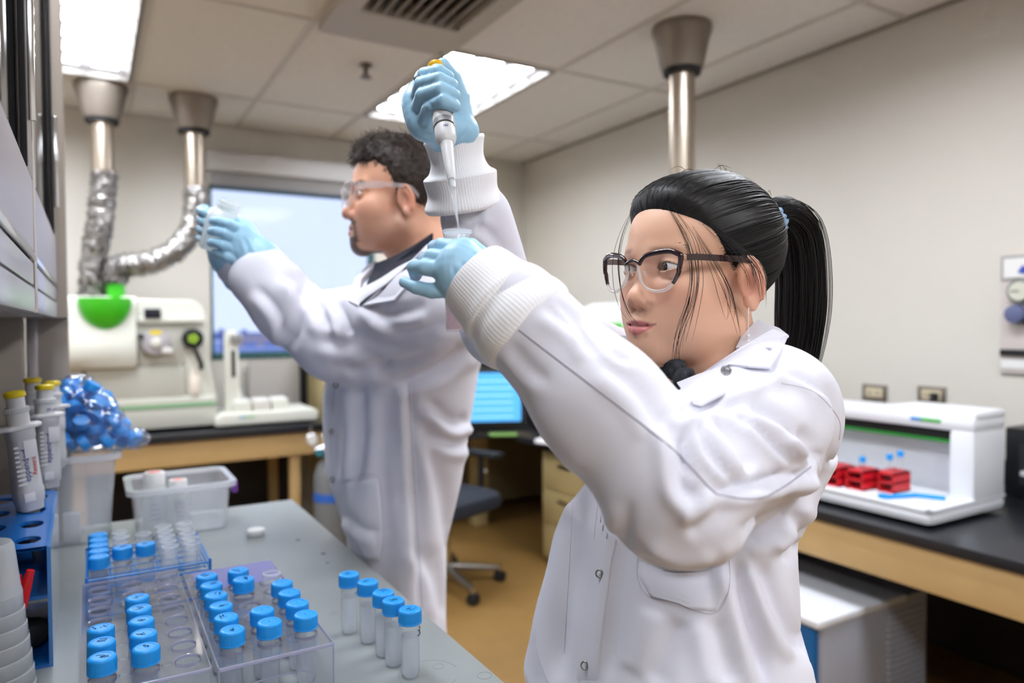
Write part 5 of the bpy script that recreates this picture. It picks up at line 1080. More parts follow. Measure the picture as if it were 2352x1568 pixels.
# ---- sewn details
def seam(cl, pts, par, r=.0007, n=40, m=None, near=0):
    P = [p for p in cl.line(pts, n, .0002) if (p-CC)@CF > near]
    if len(P) > 3: obj('seam', s_tube(P, r, 5), m or M_seam, par, smooth=True)
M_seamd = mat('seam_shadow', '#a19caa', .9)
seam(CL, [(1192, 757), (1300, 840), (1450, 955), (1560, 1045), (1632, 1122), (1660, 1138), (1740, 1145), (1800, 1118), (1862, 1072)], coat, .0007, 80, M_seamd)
seam(CL, [(1795, 880), (1870, 900), (1925, 960), (1928, 1010)], coat, .0004)
seam(CL, [(1383, 1110), (1368, 1200), (1362, 1300), (1345, 1420), (1330, 1568)], coat, .0006, 60, near=.74); seam(CL, [(1320, 1080), (1308, 1300), (1296, 1500)], coat, .0005, 60, near=.74)
def poly_patch(cl, name, outline, th, m, par, n=26, near=.74):
    """pocket: outline polygon in photo pixels, gridded row by row"""
    o = np.array(outline, float); ys = np.linspace(o[:, 1].min()+.5, o[:, 1].max()-.5, n); Vs = []; Fc = []; ok = []
    for y in ys:
        xs = []
        for i in range(len(o)):
            a, b = o[i], o[(i+1) % len(o)]
            if (a[1]-y)*(b[1]-y) <= 0 and a[1] != b[1]: xs.append(a[0]+(y-a[1])/(b[1]-a[1])*(b[0]-a[0]))
        x0, x1 = min(xs), max(xs)
        for j in range(n):
            x = x0+(x1-x0)*j/(n-1); e = j in (0, n-1) or y in (ys[0], ys[-1]); p = cl.hit(x, y, -.0005 if e else th)
            if p is not None and (p-CC)@CF < near: p = None
            ok.append(p is not None); Vs.append(p if p is not None else CC)
    for i in range(n-1):
        for j in range(n-1):
            q = (i*n+j, i*n+j+1, (i+1)*n+j+1, (i+1)*n+j)
            if all(ok[k] for k in q) and max(np.linalg.norm(Vs[q[0]]-Vs[q[2]]), np.linalg.norm(Vs[q[1]]-Vs[q[3]])) < .05: Fc.append(q)
    par_ = list(range(len(Vs)))
    def root(i):
        while par_[i] != i: par_[i] = par_[par_[i]]; i = par_[i]
        return i
    for q in Fc:
        for k in q[1:]: par_[root(k)] = root(q[0])
    cnt_ = {}
    for q in Fc: cnt_[root(q[0])] = cnt_.get(root(q[0]), 0)+1
    big = max(cnt_, key=cnt_.get); Fc = [q for q in Fc if root(q[0]) == big]; use = sorted({i for q in Fc for i in q}); mp_ = {a: b for b, a in enumerate(use)}
    return obj(name, ([Vs[i] for i in use], [tuple(mp_[i] for i in q) for q in Fc]), m, par, smooth='all', world=True)
poly_patch(CL, 'chest_pocket', [(1473, 1225), (1675, 1255), (1674, 1355), (1645, 1406), (1590, 1400), (1550, 1383), (1492, 1370), (1464, 1322)], .0022, M_coat, coat)
seam(CL, [(1470, 1240), (1464, 1322), (1492, 1370), (1550, 1383), (1590, 1400), (1645, 1406), (1674, 1355), (1675, 1275)], coat, .0005, 70, near=.74)
poly_patch(CL, 'placket', [(1386, 1110), (1440, 1120), (1405, 1300), (1370, 1567), (1322, 1567), (1352, 1320)], .0016, M_coat, coat)
seam(CL, [(1228, 1445), (1236, 1500), (1250, 1540), (1262, 1568)], coat, .0012)
for x, y in ((1383, 1318), (1349, 1528), (1660, 880)):
    p = CL.hit(x, y, .0035 if y > 900 else .013); d = (CC-p)/np.linalg.norm(CC-p); nrm = np.array([0, 0, 0.]) 
    o = obj('snap', s_tube([(.0042*math.cos(a), .0042*math.sin(a), 0) for a in np.linspace(0, 2*math.pi, 21)[:-1]], .0011, 6, closed=True), M_snap, coat, smooth='all')
    o.matrix_parent_inverse = Matrix.Identity(4); adopt(o, coat, True); o.matrix_basis = Matrix.Translation(Vector(p)) @ Vector(-fdir if False else d*.6+fdir*.4).to_track_quat('Z', 'Y').to_matrix().to_4x4()
    if y < 900: obj('snap_centre', s_lathe([(.003, 0), (.002, .0008), (0, .0008)], 14), M_snap, o)
# ---- ribbed cuffs
def cuff(prof, a, b, par, ell=1.0, name='knit_cuff'):
    a, b = np.asarray(a), np.asarray(b); ax = (b-a); L_ = np.linalg.norm(ax); ax /= L_; n1 = np.cross(ax, [0, 0, 1]); n1 /= np.linalg.norm(n1); n2 = np.cross(ax, n1); rings = []; nseg = 240
    prof = spline(np.array(prof), len(prof)*5)
    for t, r in prof: rings.append([a+ax*t*L_+(n1*math.cos(u)+n2*math.sin(u)*ell)*(r+.00035*math.cos(80*u)) for u in np.linspace(0, 2*math.pi, nseg+1)[:-1]])
    v, f = s_loft(rings, cap=False); return obj(name, (v, f), M_cuff, par, smooth='all', world=True)
g0 = at(1092, 638, .693); cuff([(-.04, .0315), (-.035, .0355), (.0, .0380), (.12, .0400), (.35, .0425), (.50, .0455), (.56, .0430), (.62, .0440), (.8, .050), (1.0, .051), (1.1, .046)], g0, at(1215, 752, .672), coat)
c0 = at(1043, 322, .925); c1 = at(1066, 462, .948); cuff([(-.04, .0330), (-.04, .0375), (.0, .0392), (.08, .0372), (.3, .0345), (.48, .0390), (.56, .0470), (.62, .0478), (.85, .0462), (1.05, .0530), (1.13, .0500)], c0, c1, coat)
# ---- collar: two lapel flaps standing on the neck opening
def flap(name, px, th=.0022, free=False):
    """px: outer outline (x, y, depth); fan-filled, thickened leaf of cloth"""
    P = []
    for x, y, d in px:
        h = CL.hit(x, y); P.append(at(x, y, d if h is None or free else min(d, (h-CC)@CF-.007)))
    c = sum(P)/len(P); n = np.cross(P[1]-P[0], P[2]-P[0]); 
    n = sum(np.cross(P[i]-c, P[(i+1) % len(P)]-c) for i in range(len(P))); n /= np.linalg.norm(n); n = n if n@(CC-c) > 0 else -n
    m = len(P); V = [p+n*th/2 for p in P]+[c+n*(th/2+.003)]+[p-n*th/2 for p in P]+[c-n*th/2]
    Fc = [(i, (i+1) % m, m) for i in range(m)]+[(m+1+(i+1) % m, m+1+i, 2*m+1) for i in range(m)]+[(i, m+1+i, m+1+(i+1) % m, (i+1) % m) for i in range(m)]
    o = obj(name, (V, Fc), M_coat, coat, smooth=True, world=True); return o
flap('collar_flap', [(1598, 868, .80), (1655, 830, .795), (1700, 800, .80), (1775, 757, .825), (1810, 770, .83), (1795, 805, .82), (1768, 845, .805), (1720, 842, .795), (1672, 838, .787)])
flap('collar_flap', [(1555, 880, .79), (1600, 862, .80), (1672, 838, .787), (1680, 880, .775), (1660, 905, .765), (1610, 930, .762), (1590, 925, .768)])
flap('collar_stand', [(1690, 800, .815), (1705, 770, .85), (1740, 735, .89), (1790, 755, .87), (1812, 772, .845), (1770, 800, .81)])
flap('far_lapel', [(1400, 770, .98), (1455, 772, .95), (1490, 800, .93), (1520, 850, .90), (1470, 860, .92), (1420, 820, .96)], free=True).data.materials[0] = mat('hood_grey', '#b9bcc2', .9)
sc_ = obj('scarf', s_tube(spline([at(1480, 835, .90), at(1515, 825, .875), at(1540, 835, .855), at(1560, 860, .835), at(1580, 875, .82)], 24), [.012+.003*math.sin(k) for k in range(24)], 10), mat('striped_top', '#3a3d44', .9, var=.8, vscale=160), wm, smooth='all', world=True)
# ---- gloves
def glove(fingers, palm, wrist, lo, hi, name, par, k=.003):
    H = Field.box(lo, hi, .0019)
    for a, b, ra, rb in palm: H.cone(a, b, ra, rb, .014)
    for j, rs in fingers: H.chain(j, rs, k*.5)
    V, Q = H.mesh(); V = relax(V, Q, 1, .4); N = normals(V, Q)
    V = V+N*(.00016*np.sin(V[:, 0]*420+V[:, 2]*300)*np.sin(V[:, 1]*380+V[:, 2]*210))[:, None]
    return V, Q
def bounds(P, m): P = np.array(P); return P.min(0)-m, P.max(0)+m
# left hand round the tube
W1 = at(1140, 658, .695)
fL_ = [[at(1064, 578, .690), at(1014, 564, .700), at(998, 568, .722), at(1012, 578, .748)], [at(1047, 599, .681), at(992, 589, .690), at(976, 597, .714), at(990, 607, .742)],
       [at(1037, 624, .679), at(976, 614, .684), at(952, 614, .698), at(955, 630, .720)], [at(1042, 658, .685), at(992, 668, .688), at(956, 660, .693), at(928, 648, .700)]]
rs = [[.0100, .0076, .0072, .0066], [.0102, .0078, .0074, .0068], [.0100, .0077, .0074, .0068], [.0096, .0074, .0067, .0054]]
th_ = [at(1120, 610, .715), at(1098, 585, .742), at(1082, 565, .765)]
palm = [(W1, f[0], .021, .0110) for f in fL_]+[(f1[0], f2[0], .0100, .0100) for f1, f2 in zip(fL_, fL_[1:])]+[(W1, th_[0], .022, .016), (W1, at(1200, 720, .68), .024, .026)]
allp = [W1, at(1200, 720, .68)]+th_+[p for f in fL_ for p in f]; V, Q = glove([(f, r) for f, r in zip(fL_, rs)]+[(th_, [.014, .011, .009])], palm, W1, *bounds(allp, .03), 'glove', wm)
V = creases(V, Q, [([(1060, 600), (1075, 640), (1070, 690)], 9, .0012), ([(1040, 610), (1048, 650), (1050, 690)], 8, .001), ([(1085, 610), (1090, 650), (1085, 680)], 9, .001), ([(1000, 660), (1030, 690)], 8, .001), ([(1100, 570), (1120, 585), (1150, 590)], 8, .0012)])
skin_obj('glove', V, Q, M_glove, wm)
# right hand on the pipette
W2 = at(1048, 338, .925)
fR_ = [[at(964, 212, .888), at(976, 172, .853), at(1008, 164, .832), at(1030, 176, .838)], [at(959, 238, .880), at(968, 194, .843), at(1009, 183, .818), at(1038, 195, .822)],
       [at(962, 263, .873), at(971, 220, .837), at(1013, 206, .812), at(1043, 219, .816)], [at(973, 288, .869), at(986, 250, .832), at(1019, 232, .808), at(1044, 244, .814)]]
rs2 = [[.0115, .0088, .0080, .0072], [.0120, .0090, .0084, .0076], [.0118, .0090, .0084, .0077], [.0112, .0088, .0082, .0074]]
th2 = [at(1062, 300, .905), at(1056, 225, .900), at(1040, 178, .888), at(1018, 150, .872)]
palm = [(W2, f[0], .019, .0125) for f in fR_]+[(f1[0], f2[0], .0120, .0120) for f1, f2 in zip(fR_, fR_[1:])]+[(W2, th2[0], .019, .017), (W2, at(1060, 400, .935), .020, .022), (fR_[1][0], th2[1], .014, .013), (fR_[3][0], th2[0], .014, .018)]
allp = [W2, at(1060, 400, .935)]+th2+[p for f in fR_ for p in f]; V, Q = glove([(f, r) for f, r in zip(fR_, rs2)]+[(th2, [.017, .0125, .0105, .0088])], palm, W2, *bounds(allp, .03), 'glove', wm)
V = creases(V, Q, [([(960, 300), (985, 310), (1005, 305)], 8, .0014), ([(955, 285), (975, 290), (1000, 285)], 7, .0012), ([(985, 235), (995, 250), (1000, 262)], 7, .001), ([(1080, 280), (1075, 300), (1060, 318)], 8, .001)])
skin_obj('glove', V, Q, M_glove, wm)
# ---- held tube
tb = at(1052, 741, .735); tax = at(1052, 529, .735)-at(1052, 763, .735); TL = np.linalg.norm(tax)
ht = thing('held_tube', 'open clear tube of pink liquid held in the woman\'s glove', 'tube', tuple(at(1052, 763, .735)))
hr = .0134; obj('tube_wall', s_lathe([(0, .001), (hr-.002, .001), (hr-.0006, .004), (hr, TL-.012), (hr+.0006, TL-.011), (hr+.0006, TL-.009), (hr, TL-.008), (hr, TL-.004), (hr+.001, TL-.003), (hr+.001, TL), (hr-.0008, TL), (hr-.001, .004)], 40, cap=False), clear('tube_clear', haze=.24, haze_col=(.96, .97, 1), rough=.05, glow=.6), ht, smooth=True)
obj('screw_rim', s_join(s_lathe([(hr+.0004, TL-.004), (hr+.0018, TL-.003), (hr+.0018, TL-.0005), (hr, TL)], 40, cap=False), s_lathe([(hr+.0004, TL-.012), (hr+.0014, TL-.011), (hr+.0004, TL-.010)], 40, cap=False)), clear('rim_plastic', haze=.5, haze_col=(.93, .96, 1), rough=.1), ht, smooth=True)
obj('liquid', s_lathe([(0, .003), (hr-.003, .003), (hr-.0016, .006), (hr-.0016, .045), (0, .045)], 36), clear('pink_liquid', col=(1, .88, .92), haze=.75, haze_col=(1, .84, .90), rough=.1, ior=1.2, glow=.7), ht, smooth=True)
for z in (.012, .020, .028): obj('graduation', s_tube([((hr+.0002)*math.cos(a), (hr+.0002)*math.sin(a), z) for a in np.linspace(math.radians(-135), math.radians(-105), 6)], .0003, 4), mat('graduation', '#cfa9b6', .5), ht)
# ---- held pipette: built along its axis
pt0, pt1 = at(1053, 522, .735), at(1001, 150, .870); pax = pt1-pt0; PL = np.linalg.norm(pax); pz = pax/PL
hp = thing('held_pipette', 'grey pipette with yellow button in the woman\'s raised hand', 'pipette', tuple(pt0)); 
tow = (CC-pt0); tow = tow-pz*(tow@pz); tow /= np.linalg.norm(tow); pxv = np.cross(-tow, pz); Rm = Matrix(((pxv[0], -tow[0], pz[0]), (pxv[1], -tow[1], pz[1]), (pxv[2], -tow[2], pz[2])))
hp.rotation_euler = Rm.to_euler(); u = PL/.262
obj('pipette_tip', s_lathe([(.0005, 0), (.0012, .012*u), (.0020, .030*u), (.0030, .044*u), (.0036, .055*u), (.0042, .062*u), (.0040, .068*u)], 20, cap=False), clear('tip_clear', haze=.40, haze_col=(.9, .93, .97), rough=.1), hp, smooth=True)
obj('nose_cone', s_lathe([(.0030, .056*u), (.0034, .066*u), (.0048, .070*u), (.0056, .085*u), (.0072, .122*u), (.0076, .128*u)], 24), M_pip2, hp, smooth=True)
obj('cone_ring', s_lathe([(.0042, .0655*u), (.0042, .068*u)], 20), M_pd, hp)
obj('skirt', s_lathe([(.0078, .124*u), (.0105, .128*u), (.0118, .133*u), (.0120, .148*u)], 30), M_pip2, hp, smooth=True); obj('skirt_ring', s_lathe([(.0124, .148*u), (.0124, .150*u)], 30), M_dark, hp)
obj('grey_ring', s_lathe([(.0126, .150*u), (.0128, .158*u)], 30), M_pd, hp, smooth=True)
obj('handle', s_lathe([(.0128, .158*u), (.0122, .170*u), (.0116, .20*u), (.0122, .235*u)], 30), M_pip, hp, smooth=True)
obj('ejector_bar', s_box((.0085, .0125), (-.006, .004), (.146*u, .215*u)), M_pip2, hp, bevel=.0012); obj('ejector_slot', s_box((.004, .0065), (-.0128, -.0115), (.186*u, .196*u)), M_pd, hp, bevel=.0008)
lettering('volume_lettering', '100', .0045, M_navy, hp, Matrix.Translation((-.002, -.0122, .139*u)) @ Matrix.Rotation(math.pi/2, 4, 'X'))
obj('hook', s_tube(spline([(.004, .0, .246*u), (-.010, -.002, .247*u), (-.020, -.004, .243*u), (-.026, -.006, .232*u)], 16), [.007, .0075, .0075, .0072, .007, .0068, .0065, .006, .006, .0058, .0055, .005, .0045, .004, .0035, .003], 10), mat('hook_grey', '#8d9aa0', .4), hp, smooth='all')
obj('plunger', s_lathe([(.0085, .238*u), (.0085, .256*u)], 24), M_white, hp, smooth=True); obj('button', s_lathe([(.0088, .254*u), (.0100, .2555*u), (.0100, .260*u), (.008, .262*u), (0, .262*u)], 28), mat('button_amber', '#f2b90f', .35), hp, smooth=True)

# ---- hair
hc = np.array((0, -.005, .034)); hr3 = np.array((.0790, .1005, .0830))
gl_f, gl_u = [-.12, -.06, -.030, -.012, .000, .014, .034, .062, .084, .13], [-.090, -.080, -.066, -.030, -.004, -.012, -.002, .034, .062, .103]
Hf = Field.box(wO-.155, wO+.155, .003); Hf.ell(T0(*hc), hr3*wS, wR, .01); Hf.ell(T0(0, .048, .066), np.array((.058, .044, .034))*wS, wR, .02*wS)
sl, P = Hf.sub(wO-.2, wO+.2); d = [P[i]-wO[i] for i in range(3)]; Lh = [(d[0]*wR[0, i]+d[1]*wR[1, i]+d[2]*wR[2, i])/wS for i in range(3)]
gg_ = np.interp(Lh[1], gl_f, gl_u); Hf.F += (.0075*np.clip(1-(Lh[2]-gg_)/.030, 0, 1)**1.5*(Lh[1] > -.02)*wS).astype(np.float32)
Hf.F = np.maximum(Hf.F, ((gg_-Lh[2])*.6*wS).astype(np.float32)); V, Q = Hf.mesh(); V = relax(V, Q, 3, .5)
hair = skin_obj('hair', V, Q, M_hair, wm); HT = Cloth(V, Q).t
tie = np.array((0, -.102, .066))
def on_head(dv, lift=1.0): dv = dv/np.linalg.norm(dv); return hc+dv*lift/np.linalg.norm(dv/hr3)
paths = []
for i in range(1900):
    side = rng.choice([-1, 1]); a = rng.uniform(0, 1)
    if i < 1000:                                  # from the hairline
        f0 = rng.uniform(-.03, .086); u0 = np.interp(f0, gl_f, gl_u)+rng.uniform(-.002, .012); l0 = side*.072*math.sqrt(max(.0, 1-(max(0, f0)/.088)**2))*rng.uniform(.9, 1) if rng.random() < .75 else rng.uniform(-.05, .05); p0 = np.array((l0, f0 if abs(l0) > .055 else .078, u0 if abs(l0) > .055 else .078+rng.uniform(0, .012)))
    elif i < 1300: p0 = np.array((side*rng.uniform(.02, .065), rng.uniform(-.085, -.03), rng.uniform(-.082, -.06)))
    else: p0 = hc+np.array((rng.normal(), rng.normal()*1.2, abs(rng.normal())))
    d0 = p0-hc; d0 /= np.linalg.norm(d0); d1 = tie-hc; d1 /= np.linalg.norm(d1)
    om = math.acos(np.clip(d0@d1, -1, 1)); lift = 1+rng.uniform(-.006, .020); n = 15; pth = []
    sway = rng.normal(0, .05, 3); 
    for t in np.linspace(0, 1, n):
        dv = (math.sin((1-t)*om)*d0+math.sin(t*om)*d1)/max(math.sin(om), 1e-4)+sway*math.sin(math.pi*t)*.35; q = T0(*on_head(dv, 1.05)); c_, n_, i_, d_ = HT.find_nearest(Vector(q)); pth.append(np.array(c_)+np.array(n_)*((lift-1)*.06+.0003+.0008*math.sin(math.pi*t)))
    paths.append(pth)
strands('hair_strands', paths, .00065, M_hair, wm)
# ponytail: core and strands
pt = spline(np.array([(0, -.096, .064), (.002, -.130, .080), (.004, -.162, .058), (.004, -.177, .0), (.002, -.180, -.07), (0, -.172, -.13), (0, -.165, -.155)]), 30); ptr = np.interp(np.linspace(0, 1, 30), [0, .1, .3, .6, .85, 1], [.012, .019, .0255, .0270, .023, .008])
Pw = [T0(*p) for p in pt]; v, f = s_tube(Pw, [r*wS*.92 for r in ptr], 24); obj('ponytail', (v, f), M_hair, wm, smooth='all', world=True)
_, fr_ = _frames(Pw); paths = []
for i in range(900):
    a = rng.uniform(0, 2*math.pi); rr = rng.uniform(.90, 1.06); tw = rng.normal(0, .25); n0 = 0; n1 = rng.integers(24, 30); wv = rng.normal(0, .03)
    paths.append([Pw[k]+(fr_[k][1]*math.cos(a+tw*k/30)+fr_[k][2]*math.sin(a+tw*k/30))*ptr[k]*wS*(rr+wv*math.sin(k*.3+a)) for k in range(n0, n1)])
for i in range(40):
    a = rng.uniform(0, 2*math.pi); rr = rng.uniform(1.1, 1.35); paths.append([Pw[k]+(fr_[k][1]*math.cos(a)+fr_[k][2]*math.sin(a))*ptr[k]*wS*(1+(rr-1)*math.sin(math.pi*k/29)) for k in range(2, 29)])
strands('ponytail_strands', paths, .0007, M_hair, wm)
# scrunchie
sc_c = np.array((0, -.110, .071)); ax = pt[3]-pt[0]; ax /= np.linalg.norm(ax); n1 = np.cross(ax, (1, 0, 0)); n1 /= np.linalg.norm(n1); n2 = np.cross(ax, n1)
P_ = [T0(*(sc_c+(n1*math.cos(a)+n2*math.sin(a))*.0175)) for a in np.linspace(0, 2*math.pi, 49)[:-1]]; v, f = s_tube(P_, [.0085+.002*math.sin(k*2.1)+.001*rng.uniform(-1, 1) for k in range(48)], 12, closed=True); v = np.array(v)+rng.normal(0, .0006, (len(v), 3))
obj('hair_tie', (v, f), mat('fluffy_blue', '#9db9de', .95, bump=.6, bscale=400, var=.3, vscale=200), wm, smooth='all', world=True)
# loose strands by the face
ls = []
_hv = np.empty(len(wbody.data.vertices)*3, np.float32); wbody.data.vertices.foreach_get('co', _hv); _hv = _hv.reshape(-1, 3); _hq = np.empty(len(wbody.data.polygons)*4, np.int32); wbody.data.polygons.foreach_get('vertices', _hq); _hq = _hq.reshape(-1, 4)
_in = (np.linalg.norm(_hv-wO, axis=1) < .16) & (((_hv-wO)@wR)[:, 1] > -.04) & (((_hv-wO)@wR)[:, 0] > -.03); _ix = np.cumsum(_in)-1; _hq = _ix[_hq[_in[_hq].all(1)]]; FACE = Cloth(_hv[_in], _hq)
def lock(pts, n, spread=.002, d=None):
    pp = []
    for x, y, dd in spline(np.array(pts, float), 14):
        h = FACE.hit(x, y); pp.append(at(x, y, dd if h is None else min(dd, (h-CC)@CF-.0035)))
    P = spline(np.array(pp), 26)
    for k in range(n):
        o = rng.normal(0, spread, 3); o2 = rng.normal(0, spread, 3); t = np.linspace(0, 1, 26)[:, None]; ls.append(P+o*np.sin(t*3.1)*1.2+o2*t*1.0+rng.normal(0, .0004, 3))
lock([(1530, 470, .835), (1572, 540, .815), (1592, 620, .805), (1585, 690, .800), (1560, 760, .795), (1552, 820, .79), (1566, 880, .78)], 7, .0024)
lock([(1540, 470, .835), (1590, 550, .815), (1602, 640, .803), (1590, 720, .796), (1575, 790, .79)], 4, .003)
lock([(1475, 445, .885), (1436, 520, .875), (1420, 590, .868), (1424, 660, .862), (1440, 715, .858), (1462, 745, .855)], 5, .0015)
lock([(1590, 520, .81), (1640, 600, .80), (1672, 660, .80), (1690, 720, .798), (1700, 770, .797)], 4, .003); lock([(1600, 540, .81), (1650, 640, .80), (1668, 700, .80), (1672, 740, .798)], 4, .003)
lock([(1600, 500, .815), (1680, 560, .80), (1720, 610, .80), (1735, 660, .815)], 9, .003); lock([(1640, 520, .81), (1700, 570, .80), (1740, 620, .81), (1750, 690, .83)], 8, .003)
lock([(1566, 880, .775), (1600, 905, .765), (1640, 915, .76)], 4, .003)
for i in range(16):
    q0 = on_head(np.array((rng.normal(0, .5), rng.uniform(-1, .7), 1.0)), 1.0); q1 = q0*1.0+np.array((rng.normal(0, .02), rng.normal(0, .02), rng.uniform(.001, .007))); ls.append(spline(np.array([T0(*q0), T0(*((q0+q1)/2+np.array((0, 0, .006)))), T0(*q1)]), 8))
strands('loose_strands', ls, .00034, M_hair, wm)
# brows
bp = []
for q in (-1, 1):
    for i in range(70):
        t = rng.uniform(0, 1); l0 = .014+.034*t; u0 = .0205+.005*math.sin(t*2.2)-.003*t*t+rng.normal(0, .0011); f0 = .0935-.0095*t-6*t*t*.001
        a = np.array((q*l0, f0, u0)); b = a+np.array((q*.006, -.0015-.002*t, .0012-.002*t)); bp.append([T0(*a), T0(*((a+b)/2+np.array((0, .0006, 0)))), T0(*b)])
strands('eyebrows', bp, .0004, mat('brow_hair', '#2a1c18', .7), wm)
# ---- glasses
M_gd = mat('glasses_brown', '#2c1216', .15, coat=.6); M_gc = clear('glasses_clear', haze=.42, haze_col=(.95, .93, .92), rough=.05); M_lens = clear('lens', col=(.99, .98, .99), haze=.01, rough=.02, ior=1.5)
gl = bpy.data.objects.new('glasses', None); C.objects.link(gl); adopt(gl, wm, True)
wrap = lambda l: .1065-2.6*l*l
out_ = np.array([(.030, .0165), (.018, .0210), (.0, .0200), (-.016, .0160), (-.0235, .0060), (-.0215, -.0070), (-.0130, -.0175), (.002, -.0215), (.0165, -.0180), (.0255, -.0070), (.0300, .0070), (.0300, .0165)])
for q in (-1, 1):
    o = spline(out_, 72)[:-1]; P = [T0(q*(.0335+a), wrap(.0335+a)-.0012*(b < 0), b-.0065) for a, b in o]
    n = len(P); top = [i for i in range(n) if o[i][1] > .003]; i0 = [k for k in range(n) if o[k][1] > .003 and o[k-1][1] <= .003]
    tp = [P[k] for k in list(range(55, n))+list(range(0, 26))]; bt_ = [P[k] for k in range(24, 57)]
    obj('rim_top', s_tube(tp, [.0014+.0019*math.sin(math.pi*min(1, .15+.7*k/(len(tp)-1))) for k in range(len(tp))], 8), M_gd, gl, smooth='all', world=True); obj('rim_bottom', s_tube(bt_, .0020, 8), M_gc, gl, smooth='all', world=True)
    cV = [T0(q*.0335, wrap(.0335), -.003)]+P; obj('lens', (cV, [(0, 1+k, 1+(k+1) % n) for k in range(n)]), M_lens, gl, smooth='all', world=True)
    tm = spline(np.array([(q*.0640, wrap(.0640)-.001, .0075), (q*.0685, .075, .0090), (q*.0735, .040, .0095), (q*.0760, .010, .0100), (q*.0765, -.008, .006), (q*.0755, -.022, -.010)]), 24)
    rings = [[T0(p[0]+q*a, p[1], p[2]+b) for a, b in ((-.0008, -.0034), (.0012, -.0034), (.0012, .0034), (-.0008, .0034))] for p in tm]; obj('temple', s_loft(rings), M_gd, gl, smooth=True, world=True)
    obj('hinge', s_box((-.002, .002), (-.002, .002), (-.003, .003)), mat('hinge_gold', '#c9a58c', .3, metal=.8), gl, bevel=.0006).matrix_basis = Matrix.Translation(Vector(T0(q*.0660, wrap(.0660)-.002, .0075)))
    gl.children[-1].matrix_parent_inverse = gl.matrix_basis.inverted() if False else gl.matrix_parent_inverse.inverted() if False else wm.matrix_basis.inverted() @ Matrix.Identity(4)
    gl.children[-1].matrix_parent_inverse = Matrix.Identity(4)
    obj('nose_pad', s_tube([T0(q*.0105, .1000, -.004), T0(q*.0115, .0965, -.010)], .0016, 8), M_gc, gl, smooth=True, world=True)
obj('bridge', s_tube([T0(a, wrap(a)+.0006, .002+.004*(1-(a/.012)**2)) for a in np.linspace(-.0125, .0125, 12)], .0022, 8), M_gd, gl, smooth='all', world=True)
# ---- earring
M_silver = mat('silver', '#f4f4f8', .2, coat=.5); lob = T0(.0805, .010, -.042)
er_ = bpy.data.objects.new('earring', None); C.objects.link(er_); adopt(er_, wm, True)
obj('hook', s_tube([lob, lob+np.array([0, 0, -.007])], .0007, 6), M_silver, er_, world=True); obj('chain', s_tube([lob+np.array([0, 0, -.006]), lob+np.array([0, 0, -.030])], .0004, 5), M_silver, er_, world=True)
for z, r in ((-.032, .0021), (-.0395, .0034)):
    v, f = s_lathe([(r*math.sin(a), -r*math.cos(a)) for a in np.linspace(0, math.pi, 9)], 10); obj('bead', (np.array(v)+lob+np.array([0, 0, z]), f), M_silver, er_, world=True)
# ================================================================== the man
MF = cam_dir(-.966, -.259); mS = 1.08
mR = frame(MF, math.radians(2), 0); mO = _rt*-.2235+_fw*1.50; eye_m = at(838, 448, 1.443); mO = np.array([mO[0], mO[1], eye_m[2]])
M0 = lambda *p: mO+mR@(np.array(p, float)*mS)
mg = at(905, 1000, 1.65); mg[2] = 0
mn = thing('person', 'bearded man in a white lab coat and safety glasses holding up a bottle', 'person', tuple(mg))
mneck = mO-MF*.045+np.array([0, 0, -.165*mS]); mmid = mneck+np.array([0, 0, -.05])
msL = at(985, 705, 1.345); msR = _rt*-.252+_fw*1.70+np.array([0, 0, msL[2]])
meL, mwL = at(768, 782, 1.42), at(600, 592, 1.435); meR, mwR = at(705, 745, 1.62), at(512, 590, 1.545)
allm = (msL, msR, meL, meR, mwL, mwR, mO)
lo = np.array([min(p[i] for p in allm) for i in range(3)])-.16; hi = np.array([max(p[i] for p in allm) for i in range(3)])+.16; lo[2] = 0
G = Field.box(lo, hi, .013, (mO-.13, mO+.135), .0022)
head_sdf(G, mO, mR, mS, True, mneck)
mhip = np.array([mg[0], mg[1], .92]); mface = MF; mleft = np.cross([0, 0, 1], mface)
G.ell(mmid+np.array([0, 0, -.02]), (.10, .10, .07), None, .05); G.chain([mmid+np.array([0, 0, -.06]), at(905, 800, 1.585), at(905, 950, 1.64), mhip], [.085, .09, .085, .09], .05); G.cone(msL, msR, .06, .06, .05)
G.chain([msL, meL, at(640, 665, 1.435), mwL], [.05, .036, .030, .026], .02); G.chain([msR, meR, mwR], [.05, .036, .026], .02)
for q in (-1, 1):
    h = mhip+mleft*q*.09+np.array([0, 0, -.03]); kn_ = np.array([h[0], h[1], .5])+mface*.01; an = np.array([h[0], h[1], .08]); G.chain([h, kn_, an], [.07, .055, .04], .02); G.cone(an-np.array([0, 0, .035]), an+mface*.15-np.array([0, 0, .05]), .036, .028, .02)
V, Q = G.mesh(); V = relax(V, Q, 1, .35)
col, L = head_tint(V, mO, mR, mS, '#e2a98b', '#b9625c', True); l, f_, u_ = L.T
def mixc(m, c): 
    global col
    col = col*(1-m[:, None])+np.array(srgb(c))*m[:, None]
jaw = np.clip((-.028-u_)/.02, 0, 1)*np.clip((u_+.125)/.02, 0, 1)*(f_ > -.02)*np.clip((f_+.02)/.02, 0, 1)*(np.abs(L).max(1) < .14); mixc(jaw*.38, '#7d5f50')
side = np.clip((f_+.01)/.02, 0, 1)*np.clip((.035-f_)/.02, 0, 1)*np.exp(-((u_+.025)/.04)**2)*(np.abs(l) > .05); mixc(side*.35, '#6d5142')
